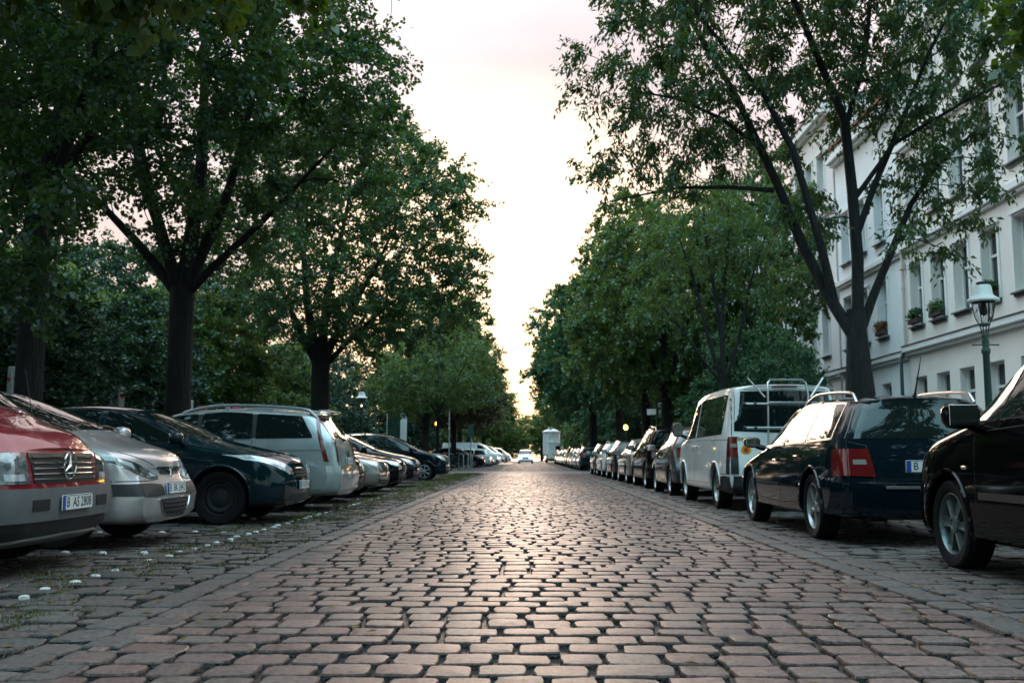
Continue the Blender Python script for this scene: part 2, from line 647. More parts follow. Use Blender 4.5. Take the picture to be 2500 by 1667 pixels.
M['earth'] = soil_mat('park_earth', (0.018, 0.02, 0.012), (0.05, 0.045, 0.03), 0.9)
M['joint'] = soil_mat('tarred_joint', (0.006, 0.006, 0.007), (0.030, 0.027, 0.025), 7, rough=0.38, bump=0.03)
M['joint_moss'] = soil_mat('mossy_joint', (0.018, 0.017, 0.013), (0.024, 0.040, 0.012), 2.2, rough=0.9, bump=0.03)
M['asphalt'] = soil_mat('worn_asphalt', (0.055, 0.05, 0.05), (0.10, 0.09, 0.088), 3.0, rough=0.55, bump=0.01)
M['slab'] = soil_mat('pavement_slab', (0.10, 0.10, 0.10), (0.17, 0.165, 0.16), 4.0, rough=0.8, bump=0.004)
M['kerb'] = soil_mat('granite_kerb', (0.16, 0.16, 0.16), (0.26, 0.25, 0.245), 14.0, rough=0.7, bump=0.003)
M['sett'] = stone_mat('porphyry_sett', [(0.140, 0.082, 0.072), (0.102, 0.074, 0.067), (0.170, 0.104, 0.090), (0.112, 0.066, 0.058), (0.126, 0.092, 0.083)])
M['sett_grey'] = stone_mat('granite_sett', [(0.072, 0.058, 0.052), (0.086, 0.068, 0.060), (0.060, 0.056, 0.054), (0.080, 0.055, 0.048), (0.090, 0.078, 0.070)], rough=(0.5, 0.75))
M['strip'] = stone_mat('gutter_stone', [(0.085, 0.066, 0.060), (0.072, 0.061, 0.057), (0.094, 0.075, 0.067)], rough=(0.45, 0.7))


def sheet(name, x0, x1, y0, y1, z, m, label=None):
    o = link(name, np_mesh(name, [(x0, y0, z), (x1, y0, z), (x1, y1, z), (x0, y1, z)], [(0, 1, 2, 3)], m))
    return tag(o, kind='structure')


def setts(name, cx, cy_, sx, sy, ang, mats, rng, n=16, zj=0.0022, tilt=0.013, low=False):
    """paving stones, each an island: slightly domed top, worn edge, sides going down into the joint"""
    N = len(cx)
    th = np.linspace(0, 2 * PI, n, endpoint=False) + PI / 4
    p = rng.uniform(6.0, 13.0, (N, 1))
    c, s_ = np.cos(th)[None], np.sin(th)[None]
    rad = (np.abs(c) ** p + np.abs(s_) ** p) ** (-1 / p) * (1 + rng.normal(0, 0.030, (N, n)))
    ux, uy = c * rad * sx[:, None] / 2, s_ * rad * sy[:, None] / 2
    ca, sa = np.cos(ang)[:, None], np.sin(ang)[:, None]
    z0 = rng.normal(0, zj, N)
    tx, ty = rng.normal(0, tilt, N), rng.normal(0, tilt, N)
    dome = np.abs(rng.normal(0.003, 0.0025, N))
    rings = [(0.0, 1.0, 0), (0.70, 0.9, 0), (0.955, 0.5, -0.0008), (1.0, 0, -0.007), (1.02, 0, -0.05)] if not low else [(0.0, 1.0, 0), (0.92, 0.1, 0), (1.03, 0, -0.04)]
    V = []
    for sc, dm, dz in rings:
        k = 1 if sc == 0 else n
        X = ux[:, :k] * sc
        Y = uy[:, :k] * sc
        Z = z0[:, None] + tx[:, None] * X + ty[:, None] * Y + dome[:, None] * dm + dz
        if sc > 0.5 and sc < 0.95:
            Z = Z + rng.normal(0, 0.0012, Z.shape)
        V.append(np.stack([cx[:, None] + X * ca - Y * sa, cy_[:, None] + X * sa + Y * ca, Z], -1))
    V = np.concatenate(V, 1)
    per = V.shape[1]
    F = []
    for k in range(0, n, 2):
        F.append((0, 1 + k, 1 + (k + 1) % n, 1 + (k + 2) % n))
    for r in range(len(rings) - 2):
        a, b = 1 + r * n, 1 + (r + 1) * n
        for k in range(n):
            k2 = (k + 1) % n
            F.append((a + k, b + k, b + k2, a + k2))
    mi = np.zeros(len(F), dtype=np.int32)
    mi[-n:] = 1                       # sides dark with old tar and dirt, joint shade put into the colour too
    F = np.array(F)[None] + (np.arange(N) * per)[:, None, None]
    me = np_mesh(name, V.reshape(-1, 3), F.reshape(-1, 4), [mats, M['joint']], mi=np.tile(mi, N), smooth=True)
    if not low:
        me.set_sharp_from_angle(angle=R(32))
    return tag(link(name, me), kind='structure')


def sett_rows(rng, x0, x1, y0, y1, rh, w, gap=(0.026, 0.032), skew=0.0, wav=0.0, wj=0.14):
    cx, cy_, sx, sy, an = [], [], [], [], []
    y = y0
    r = 0
    while y < y1:
        h = rh * rng.uniform(0.92, 1.08)
        x = x0 - rng.uniform(0, w)
        ph = rng.uniform(0, 6.28)
        while x < x1:
            ww = w * rng.uniform(1 - wj, 1 + wj)
            if rng.random() < 0.05:
                ww *= 1.3
            a, b = max(x, x0), min(x + ww, x1)
            if b - a > 0.07:
                xc = (a + b) / 2
                yy = y + h / 2 + skew * (xc - x0) + wav * math.sin(xc * 1.1 + r * 0.045) + rng.normal(0, 0.0022)
                cx.append(xc + rng.normal(0, 0.003))
                cy_.append(yy)
                sx.append((b - a) - gap[0] * rng.uniform(0.6, 1.5))
                sy.append(h - gap[1] * rng.uniform(0.7, 1.5))
                an.append(math.atan(skew + wav * 1.1 * math.cos(xc * 1.1 + r * 0.045)) + rng.normal(0, 0.018))
            x += ww
        y += h
        r += 1
    return [np.array(q) for q in (cx, cy_, sx, sy, an)]


rng = np.random.default_rng(7)
XL, XR = -1.90, 2.22          # carriageway between the two gutters
CROSS0, CROSS1 = 48.8, 57.0   # the side street
sheet('ground', -900, 900, -60, 1500, -0.075, M['earth'])
sheet('road_bed', XL - 0.26, XR + 0.26, -60, CROSS0, -0.026, M['joint'])
sheet('parking_bed', -8.3, XL - 0.26, -60, CROSS0, -0.026, M['joint_moss'])
sheet('parking_verge', XR + 0.26, 5.0, -60, CROSS0, -0.026, M['joint'])
sheet('side_street', -60, 60, CROSS0, CROSS1, -0.006, M['asphalt'])
sheet('far_road_bed', -8.3, 5.0, CROSS1, 420, -0.030, M['joint'])
setts('road', *sett_rows(rng, XL, XR, 2.4, CROSS0 - 0.05, 0.212, 0.222, wav=0.006), M['sett'], rng)
setts('far_road', *sett_rows(rng, XL, XR, CROSS1 + 0.05, 150, 0.22, 0.23), M['sett'], rng, n=8, low=True)
gl = sett_rows(rng, -0.01, 60, -0.12, 0.10, 0.21, 0.30, gap=(0.022, 0.020))
for gname, gx in (('gutter', XL - 0.14), ('verge_gutter', XR + 0.14)):
    k = gl[0] < CROSS0 - 2.7
    setts(gname, gx + gl[1][k], 2.4 + gl[0][k], gl[3][k], gl[2][k], gl[4][k], M['strip'], rng, tilt=0.012)
setts('parking_strip', *sett_rows(rng, -7.4, XL - 0.27, 2.2, CROSS0 - 0.4, 0.20, 0.27, gap=(0.024, 0.030), skew=0.10, wav=0.05, wj=0.25), M['sett_grey'], rng, zj=0.006, tilt=0.03)
setts('parking_lane', *sett_rows(rng, XR + 0.27, 4.98, 2.4, CROSS0 - 0.2, 0.20, 0.23, gap=(0.022, 0.028), skew=0.05, wav=0.03, wj=0.2), M['sett_grey'], rng, zj=0.005, tilt=0.025)
setts('far_parking_strip', *sett_rows(rng, -5.5, XL - 0.02, CROSS1 + 0.1, 110, 0.24, 0.3, gap=(0.03, 0.02)), M['sett_grey'], rng, n=8, low=True)
setts('far_parking_lane', *sett_rows(rng, XR + 0.02, 4.9, CROSS1 + 0.1, 110, 0.24, 0.3, gap=(0.03, 0.02)), M['sett_grey'], rng, n=8, low=True)


def kerb_and_pavement(side, xk, x_out, y0, y1):
    b = MB()
    y = y0
    while y < y1:
        l = min(1.0, y1 - y)
        b.box((xk + side * 0.075, y + l / 2, 0.045), (0.15, l - 0.008, 0.19), bev=0.015)
        y += 1.0
    tag(b.build('kerb', M['kerb']), kind='structure')
    xa = xk + side * 0.152
    s_ = sheet('pavement', min(xa, x_out), max(xa, x_out), y0, y1, 0.128, M['slab'] if side > 0 else M['earth'])
    return s_


for y0, y1 in ((-40, CROSS0 - 1.2), (CROSS1 + 1.2, 420)):
    kerb_and_pavement(1, 5.0, 13.4, y0, y1)
    kerb_and_pavement(-1, -8.3, -60, y0, y1)

# grass in the joints of the parking strip
def grass(name, n, rng):
    t = rng.random(n * 4)
    x = rng.uniform(-4.6, -2.2, n * 4)
    y = 2.5 + 46 * rng.random(n * 4) ** 1.5
    dens = np.sin(x * 5.3 + 1.3 * np.sin(y * 1.9)) * np.sin(y * 3.1 + 2 * np.sin(x * 2.2)) + 0.9 * np.exp(-((x + 2.95) / 0.45) ** 2) + 0.7 * (y > 13) * np.exp(-((x + 2.75) / 0.4) ** 2)
    keep = np.where(t < np.clip((dens - 0.15) * 0.75, 0, 1))[0][:n]
    x, y = x[keep], y[keep]
    n = len(x)
    nb = 5
    x = np.repeat(x, nb) + rng.normal(0, 0.028, n * nb)
    y = np.repeat(y, nb) + rng.normal(0, 0.028, n * nb)
    h = rng.uniform(0.010, 0.034, n * nb) * (1 + 0.02 * y)
    a = rng.uniform(0, 2 * PI, n * nb)
    w = 0.0035 + 0.00025 * y
    lx, ly = np.cos(a) * w, np.sin(a) * w
    bx, by = rng.normal(0, 0.4, n * nb) * h, rng.normal(0, 0.4, n * nb) * h
    z0 = np.full(n * nb, -0.012)
    V = np.stack([np.stack([x - lx, y - ly, z0], -1), np.stack([x + lx, y + ly, z0], -1),
                  np.stack([x + lx * .4 + bx, y + ly * .4 + by, z0 + h], -1), np.stack([x - lx * .4 + bx, y - ly * .4 + by, z0 + h], -1)], 1)
    F = np.arange(n * nb * 4).reshape(-1, 4)
    o = link(name, np_mesh(name, V.reshape(-1, 3), F, M['grass']))
    return tag(o, 'short grass and moss growing in the joints of the parking strip', 'grass', kind='stuff')


M['grass'] = leaf_mat('grass_blade', (0.045, 0.060, 0.018), (0.11, 0.105, 0.04), 0.35)
grass('grass', 6500, rng)

def fallen_leaves(name, n, rng):
    x = np.where(rng.random(n) < .7, rng.normal(-2.7, .75, n), rng.normal(2.5, .5, n))
    y = 2.8 + 40 * rng.random(n) ** 1.6
    x = np.where(rng.random(n) < .12, rng.uniform(-1.8, 2.2, n), x)
    a = rng.uniform(0, 2 * PI, n)
    l = rng.uniform(.018, .038, n)
    c, s_ = np.cos(a), np.sin(a)
    z = .010 + rng.random(n) * .006
    up = rng.uniform(.001, .010, n)
    V = np.stack([np.stack([x - c * l, y - s_ * l, z], -1), np.stack([x + s_ * l * .6, y - c * l * .6, z + up], -1),
                  np.stack([x + c * l, y + s_ * l, z + up * .4], -1), np.stack([x - s_ * l * .6, y + c * l * .6, z + up * 1.3], -1)], 1)
    o = link(name, np_mesh(name, V.reshape(-1, 3), np.arange(n * 4).reshape(-1, 4), M['dry_leaf']))
    return tag(o, 'dry fallen leaves scattered along the gutters and the parking strip', 'fallen leaves', kind='stuff')


M['dry_leaf'] = leaf_mat('dry_leaf', (0.10, 0.055, 0.02), (0.20, 0.13, 0.045), 0.2)
fallen_leaves('fallen_leaves', 520, rng)

# white studs that mark the parking bays
def stud_mesh():
    b = MB()
    b.lathe([(0.040, -0.02), (0.039, 0.004), (0.033, 0.012), (0.020, 0.016), (0.005, 0.018)], 14, cap=True)
    return b.build('marking_stud', M['stud'])


stud0 = stud_mesh()
spots = []
y = 5.25
while y < 36.6:
    spots.append((-2.98 + 0.02 * math.sin(y * 7.7), y))
    y += 0.34
for yd in (8.62, 10.95, 13.35, 16.9, 19.4, 21.9):
    for k in range(5):
        spots.append((-3.30 - 0.34 * k, yd + 0.03 * math.sin(k * 3.1 + yd)))
for i, (x, y) in enumerate(spots):
    o = stud0 if i == 0 else stud0.copy()
    if i:
        COL.objects.link(o)
    o.location = (x, y, 0.0)
    o.rotation_euler = (0.05 * math.sin(i * 2.3), 0.05 * math.cos(i * 1.7), i)
    sc = 0.88 + 0.12 * math.sin(i * 5.1)
    o.scale = (sc, sc, sc)
    tag(o, 'small round white stud set in the cobbles to mark the parking bays', 'road stud', 'white studs marking the parking bays')

# ------------------------------------------------------------------ cars
# local frame of a car: x forward, y to its left, z up, origin on the ground midway between the axles
def car_rings(s):
    w = s['W'] / 2
    xf, xe = s['wb'] / 2 + s['fo'], -s['wb'] / 2 - s['ro']
    zh, zc, zw, zr, zb = s['zh'], s['zc'], s['zw'], s['zr'], s['zb']
    xc, xw, xr, xb, xt = s['xc'], s['xw'], s['xr'], s['xb'], s['xt']
    b0, b1 = s['b0'], s['b1']
    wr = s['wr'] * w
    wrb = s.get('wrb', s['wr']) * w
    clr = s.get('clr', 0.20)
    bow = s.get('bow', 0.13)
    nt = s.get('nose_tilt', 0.06)
    yn = s.get('nose_w', 1.0)
    belt = lambda x: b0 + (b1 - b0) * (xc - x) / (xc - xt)
    hood = lambda x: zh + (zc - zh) * ((xf - x) / (xf - xc)) ** s.get('hood_p', 0.8)
    L = []

    def ring(pts, c0, c7):
        L.append([(c0[0], 0, c0[1])] + pts + [(c7[0], 0, c7[1])])

    def rx(x, y):
        return x - bow * (abs(y) / w) ** 2.2
    zl = s.get('nose_mid', 0.50)
    # nose outline
    P = [(.62 * yn * w, clr + .03, -.08), (.78 * yn * w, clr + .09, -.02), (.83 * yn * w, zl, 0.0), (.77 * yn * w, zh - .10, -nt), (.56 * w, zh - .035, -nt - .05), (.30 * w, zh - .02, -nt - .05)]
    ring([(rx(xf + dx, y), y, z) for y, z, dx in P], (xf - .08, clr + .03), (xf - nt - .04, zh - .015))
    # behind the nose
    x1 = xf - .14
    P = [(.82 * w, clr, -.02), (.93 * w, clr + .07, 0), (.955 * w, zl, 0), (.905 * w, zh - .06, -.02), (.62 * w, hood(x1 - .05) - .005, -.04), (.32 * w, hood(x1 - .05) + .008, -.03)]
    ring([(rx(x1 + dx, y) + bow * .15, y, z) for y, z, dx in P], (x1 - .05, clr), (x1 - .02, hood(x1) + .012))
    for f in (.30, .62):
        x = xf - .14 - (xf - .14 - xc) * f
        zt = hood(x)
        k = (xf - x) / (xf - xc)
        bw = 1 if f > .5 else .25
        ring([(x, .86 * w, clr), (x, .975 * w, clr + .06), (x, w, zl + .04), (x, .955 * w, zt - .055 + .02 * k), (x, .68 * w, zt), (x, .35 * w, zt + .015)], (x, clr), (x, zt + .02))
    # foot of the windscreen
    ring([(xc, .86 * w, clr), (xc, .985 * w, clr + .06), (xc, w, zl + .06), (xc, .955 * w, b0), (xc + .06, .76 * w, zc), (xc + .13, .42 * w, zc + .012)], (xc, clr), (xc + .16, zc + .015))
    xm, zm = (xc + xw) / 2, (zc + zw) / 2 + s.get('ws_bulge', .025)
    ym = .5 * (.80 * w + wr) + .015
    ring([(xm, .86 * w, clr), (xm, .985 * w, clr + .06), (xm, w, zl + .06), (xm, .955 * w, belt(xm)), (xm, ym, zm - .03), (xm + .05, ym * .56, zm)], (xm, clr), (xm + .06, zm + .006))
    ring([(xw, .86 * w, clr), (xw, .985 * w, clr + .06), (xw, w, zl + .06), (xw, .955 * w, belt(xw)), (xw, wr, zw - .05), (xw + .03, wr * .6, zw - .004)], (xw, clr), (xw + .04, zw))
    ring([(xr, .86 * w, clr), (xr, .985 * w, clr + .06), (xr, w, zl + .06), (xr, .955 * w, belt(xr)), (xr, wr, zr - .055), (xr, wr * .6, zr - .004)], (xr, clr), (xr, zr))
    if s['tail'] == 'hatch':
        xq = (xr + xb) / 2
        zq = (zr + zb) / 2 + .012
        ring([(xq, .86 * w, clr), (xq, .985 * w, clr + .06), (xq, w, zl + .06), (xq, .955 * w, belt(xq)), (xq, (wr + wrb) / 2, zq - .055), (xq, wr * .6, zq - .004)], (xq, clr), (xq, zq))
        ring([(xe + .20, .84 * w, clr + .03), (xe + .15, .965 * w, clr + .08), (xe + .13, .985 * w, zl + .08), (xt + .14, .95 * w, b1), (xb + .12, wrb, zb - .055), (xb + .10, wrb * .6, zb - .004)], (xe + .2, clr + .03), (xb + .10, zb))
        rb = s.get('rbow', .07)
        ring([(xe + .07, .66 * w, clr + .05), (xe + .04, .86 * w, clr + .11), (xe + .02, .89 * w, zl + .06), (xt + .03, .86 * w, b1), (xb + .03, .88 * wrb, zb - .085), (xb, .55 * wrb, zb - .04)], (xe + .07 - rb, clr + .05), (xb - .02, zb - .035))
        cap2 = rb
    else:
        xd, zd = s['xd'], s['zd']
        xq, zq = (xb + xd) / 2, (zb + zd) / 2 + .02
        ring([(xb, .86 * w, clr), (xb, .985 * w, clr + .06), (xb, w, zl + .06), (xb, .955 * w, belt(xb)), (xb, wr, zb - .05), (xb, wr * .6, zb - .004)], (xb, clr), (xb, zb))
        ring([(xq, .86 * w, clr), (xq, .985 * w, clr + .06), (xq, w, zl + .06), (xq, .955 * w, belt(xq)), (xq, (wr + .78 * w) / 2, zq - .03), (xq, wr * .55, zq)], (xq, clr), (xq - .03, zq))
        ring([(xd, .86 * w, clr), (xd, .985 * w, clr + .06), (xd, w, zl + .06), (xd, .955 * w, belt(xd)), (xd, .76 * w, zd), (xd - .06, .4 * w, zd + .01)], (xd, clr), (xd - .08, zd + .012))
        ring([(xe + .22, .84 * w, clr + .03), (xe + .16, .96 * w, clr + .08), (xe + .14, .98 * w, zl + .08), (xt + .12, .945 * w, b1 - .02), (xt + .12, .70 * w, zd - .01), (xt + .10, .35 * w, zd + .005)], (xe + .2, clr + .03), (xt + .10, zd + .008))
        rb = s.get('rbow', .08)
        ring([(xe + .07, .66 * w, clr + .05), (xe + .04, .86 * w, clr + .11), (xe + .02, .89 * w, zl + .06), (xt + .05, .86 * w, b1 - .07), (xt + .02, .62 * w, zd - .045), (xt, .32 * w, zd - .03)], (xe + .07 - rb, clr + .05), (xt - .02, zd - .025))
    return L, rb


def car_shell(s, lev=3):
    L, rb = car_rings(s)
    nb = len(L)
    V, idx = [], []
    for r in L:
        row = [len(V)]
        V.append(r[0])
        for p in r[1:7]:
            row.append(len(V))
            V.append(p)
        row.append(len(V))
        V.append(r[7])
        for p in r[6:0:-1]:
            row.append(len(V))
            V.append((p[0], -p[1], p[2]))
        idx.append(row)          # 14 around
    F, cre = [], {}
    n = 14
    lc = {4: s.get('c_belt', .35), 10: s.get('c_belt', .35), 5: s.get('c_roof', .45), 9: s.get('c_roof', .45), 2: .3, 12: .3}
    for i in range(nb - 1):
        for k in range(n):
            k2 = (k + 1) % n
            F.append((idx[i][k], idx[i + 1][k], idx[i + 1][k2], idx[i][k2]))
        for k, c in lc.items():
            if k in (5, 9) and i < 4:
                c = .15
            cre[(idx[i][k], idx[i + 1][k])] = c
    rc = {0: .45, 4: .55, 6: .35, nb - 1: .5}
    if s['tail'] == 'hatch':
        rc[nb - 1] = .55
    for i, c in rc.items():
        rng_k = range(n) if i in (0, nb - 1) else range(4, 10)
        for k in rng_k:
            k2 = (k + 1) % n
            if i not in (0, nb - 1) and k2 > 9:
                continue
            cre[(idx[i][k], idx[i][k2])] = c
    bow = s.get('bow', 0.13)
    for e_, sg, bw in ((0, 1, bow * .55), (nb - 1, -1, rb)):
        row = idx[e_]
        cen = {}
        for k in range(2, 6):
            p = V[row[k]]
            cen[k] = len(V)
            V.append((p[0] + sg * (bw if e_ else bow * (abs(p[1]) / (s['W'] / 2)) ** 2.2 * 0.9), 0, p[2] + (0.01 if k == 5 else 0)))
        strip = [(row[1], row[0], row[13])] + [(row[k], cen[k], row[14 - k]) for k in range(2, 6)] + [(row[6], row[7], row[8])]
        for a, b in zip(strip[:-1], strip[1:]):
            for j in (0, 1):
                q = (a[j], a[j + 1], b[j + 1], b[j])
                F.append(q if sg > 0 else q[::-1])
    me = bpy.data.meshes.new('shell')
    me.from_pydata(V, [], F)
    me.update()
    at = me.attributes.new('crease_edge', 'FLOAT', 'EDGE')
    vals = [0.0] * len(me.edges)
    ek = {tuple(sorted(e_.vertices)): e_.index for e_ in me.edges}
    for (a, b), c in cre.items():
        j = ek.get(tuple(sorted((a, b))))
        if j is not None:
            vals[j] = c
    at.data.foreach_set('value', vals)
    me.polygons.foreach_set('use_smooth', [True] * len(me.polygons))
    me.materials.append(M['dark'])
    me.materials.append(M['dark'])
    o = bpy.data.objects.new('shell', me)
    COL.objects.link(o)
    md = o.modifiers.new('s', 'SUBSURF')
    md.levels = md.render_levels = lev
    bpy.context.view_layer.update()
    dg = bpy.context.evaluated_depsgraph_get()
    m2 = bpy.data.meshes.new_from_object(o.evaluated_get(dg))
    bvh = BVHTree.FromPolygons([v.co.copy() for v in m2.vertices], [tuple(p.vertices) for p in m2.polygons])
    # wheel openings
    o2 = bpy.data.objects.new('shell2', m2)
    COL.objects.link(o2)
    ops = []
    ra = s['r'] + s.get('arch', .055)
    for ax in (s['wb'] / 2, -s['wb'] / 2):
        b = MB()
        T = Matrix.Translation((ax, 0, s['r'] + .012)) @ Matrix.Rotation(PI / 2, 4, 'X')
        w = s['W'] / 2
        for sg in (-1, 1):
            z0, z1 = sg * (w - .36), sg * (w + .2)
            b.lathe([(ra, min(z0, z1)), (ra, max(z0, z1))], 40, T, 1, cap=True)
        c = b.build('cutter', [M['dark'], M['dark']], smooth=False)
        ops.append(c)
        bm_ = o2.modifiers.new('b', 'BOOLEAN')
        bm_.operation = 'DIFFERENCE'
        bm_.solver = 'EXACT'
        bm_.object = c
    bpy.context.view_layer.update()
    m3 = bpy.data.meshes.new_from_object(o2.evaluated_get(bpy.context.evaluated_depsgraph_get()))
    for x in ops + [o, o2]:
        bpy.data.objects.remove(x)
    m3.set_sharp_from_angle(angle=R(38))
    return m3, bvh


def resample(poly, n):
    P = np.array(poly, float)
    d = np.r_[0, np.cumsum(np.linalg.norm(np.diff(P, axis=0), axis=1))]
    t = np.linspace(0, d[-1], n)
    return np.stack([np.interp(t, d, P[:, 0]), np.interp(t, d, P[:, 1])], -1)


def shot(bvh, mode, a, b):
    if mode == 'L':
        o, d = Vector((a, 3, b)), Vector((0, -1, 0))
    elif mode == 'R':
        o, d = Vector((a, -3, b)), Vector((0, 1, 0))
    elif mode == 'F':
        o, d = Vector((5, a, b)), Vector((-1, 0, 0))
    elif mode == 'B':
        o, d = Vector((-5, a, b)), Vector((1, 0, 0))
    else:
        o, d = Vector((a, b, 4)), Vector((0, 0, -1))
    h = bvh.ray_cast(o, d)
    if h[0] is None:
        p = {'L': Vector((a, .97, b)), 'R': Vector((a, -.97, b)), 'F': Vector((2, a, b)), 'B': Vector((-2, a, b))}.get(mode, Vector((a, b, 1)))
        h = bvh.find_nearest(p)
    p, nrm = h[0], h[1]
    if nrm.dot(d) > 0:
        nrm = -nrm
    return p, nrm


def patch(mb, bvh, mode, bot, top, off=.004, nu=14, nv=6, mi=0, skirt=.012):
    """panel lying on the body between two outlines, with a turned-in rim"""
    B, T = resample(bot, nu), resample(top, nu)
    vs, ns = [], []
    for j in range(nv):
        v = j / (nv - 1)
        for i in range(nu):
            q = B[i] * (1 - v) + T[i] * v
            p, nrm = shot(bvh, mode, q[0], q[1])
            vs.append(p + nrm * off)
            ns.append(nrm)
    flip = False
    e1, e2 = vs[1] - vs[0], vs[nu] - vs[0]
    if e1.cross(e2).dot(ns[0]) < 0:
        flip = True
    fs = []
    for j in range(nv - 1):
        for i in range(nu - 1):
            q = (j * nu + i, j * nu + i + 1, (j + 1) * nu + i + 1, (j + 1) * nu + i)
            fs.append(q[::-1] if flip else q)
    if skirt:
        loop = list(range(nu)) + [j * nu + nu - 1 for j in range(1, nv)] + [(nv - 1) * nu + i for i in range(nu - 2, -1, -1)] + [j * nu for j in range(nv - 2, 0, -1)]
        o = len(vs)
        for k in loop:
            vs.append(vs[k] - ns[k] * skirt)
        n = len(loop)
        for k in range(n):
            k2 = (k + 1) % n
            q = (loop[k], o + k, o + k2, loop[k2])
            fs.append(q[::-1] if flip else q)
    mb.add(vs, fs, None, mi)


def ribbon(mb, bvh, mode, poly, width=.012, off=.003, n=24, mi=0):
    P = resample(poly, n)
    T = np.gradient(P, axis=0)
    T /= np.linalg.norm(T, axis=1)[:, None] + 1e-9
    N = np.stack([-T[:, 1], T[:, 0]], -1) * width / 2
    patch(mb, bvh, mode, P - N, P + N, off, n, 2, mi, skirt=0.006)


WHEELS = {}


def wheel_meshes(r, wd, style):
    key = (round(r, 3), wd, style)
    if key in WHEELS:
        return WHEELS[key]
    T = Matrix.Rotation(-PI / 2, 4, 'X')      # lathe z -> +y outward
    rr = r * (.70 if style != 'steel' else .66)
    t = MB()
    h = wd / 2
    t.lathe([(rr, -h * .8), (rr + .02, -h * .95), (r * .93, -h), (r * .985, -h * .86), (r, -h * .55), (r, -h * .2), (r * .992, -h * .17), (r * .992, h * .0), (r, h * .04), (r, h * .55), (r * .985, h * .86), (r * .93, h), (rr + .02, h * .95), (rr, h * .8), (rr * .98, h * .6)], 40, T)
    tm = t.build('tyre', M['rubber']).data
    b = MB()
    lip = h * .82
    b.lathe([(rr * 1.0, h * .6), (rr * 1.01, lip), (rr * .97, lip + .004), (rr * .93, lip - .012), (rr * .91, h * .2), (rr * .88, -h * .5)], 40, T, 0)
    b.lathe([(rr * .9, -.02), (.02, -.03)], 32, T, 1)
    nsp, wsp = {'six': (6, .36), 'five': (5, .30), 'seven': (7, .22), 'steel': (12, .1), 'nine': (9, .16), 'ten': (10, .13)}[style]
    z0, z1 = h * .62, h * .70
    if style == 'steel':
        b.lathe([(rr * .93, h * .45), (rr * .75, h * .62), (rr * .55, h * .35), (rr * .34, h * .55), (rr * .15, h * .6), (.0, h * .62)], 32, T, 0)
    else:
        for k in range(nsp):
            a = 2 * PI * k / nsp + .2
            w0, w1 = wsp * rr * .62, wsp * rr * 1.0
            vs = []
            for (q, ww, zt, zb_) in ((rr * .12, w0 * .8, z1, z1 - .05), (rr * .55, (w0 + w1) / 2 * .95, z1 - .004, z0 - .05), (rr * .96, w1, z0, z0 - .035)):
                for sg in (-1, 1):
                    vs.append((q, sg * ww / 2, zt))
                    vs.append((q, sg * ww / 2, zb_))
                    vs.append((q, sg * ww * .18, zt - .012 if style == 'six' else zt + .006))
            fs = []
            for i in (0, 1):
                A, B_ = i * 6, (i + 1) * 6
                fs += [(A + 0, B_ + 0, B_ + 2, A + 2), (A + 2, B_ + 2, B_ + 5, A + 5), (A + 5, B_ + 5, B_ + 3, A + 3), (A + 1, B_ + 1, B_ + 0, A + 0), (A + 3, B_ + 3, B_ + 4, A + 4)]
            b.add(vs, fs, T @ Matrix.Rotation(a, 4, 'Z'), 0)
        b.lathe([(rr * .30, h * .5), (rr * .28, z1 + .006), (rr * .17, z1 + .012), (rr * .16, z1 + .004), (0.001, z1 + .006)], 24, T, 0)
    rm = b.build('rim', [M['rim'], M['dark']]).data
    for m_ in (tm, rm):
        for o in [o for o in bpy.data.objects if o.data == m_]:
            bpy.data.objects.remove(o)
    WHEELS[key] = (tm, rm)
    return WHEELS[key]


def number_plate(root, text, loc, rz, w=.52, h=.11, tilt=0.0, letters=True):
    b = MB()
    b.box((0, 0, 0), (.012, w, h), bev=.004)
    p = b.build('number_plate', M['plate'], root)
    p.location = loc
    p.rotation_euler = (0, tilt, rz)
    f = MB()
    for (y, z, dy, dz) in ((0, h / 2 - .004, w - .01, .004), (0, -h / 2 + .004, w - .01, .004), (w / 2 - .004, 0, .004, h - .01), (-w / 2 + .004, 0, .004, h - .01)):
        f.box((.0065, y, z), (.003, dy, dz))
    if letters:
        vs, fs = text_geo(text, h * .92)
        xs = [v[0] for v in vs]
        k = (w * .80) / (max(xs) - min(xs))
        x0 = (max(xs) + min(xs)) / 2
        T = Matrix(((0, 0, 1, .0078), (1, 0, 0, -.0), (0, 1, 0, 0), (0, 0, 0, 1)))
        f.add([((v[0] - x0) * k + w * .035, v[1], 0) for v in vs], fs, T)
        # y axis: reading direction runs towards +y when seen from +x
    f.build('lettering', M['black_ink'], p, smooth=False)
    e_ = MB()
    e_.box((.0066, -w / 2 + .026, 0), (.003, .040, h - .012))
    e_.build('country_band', M['plate_blue'], p, smooth=False)
    return p


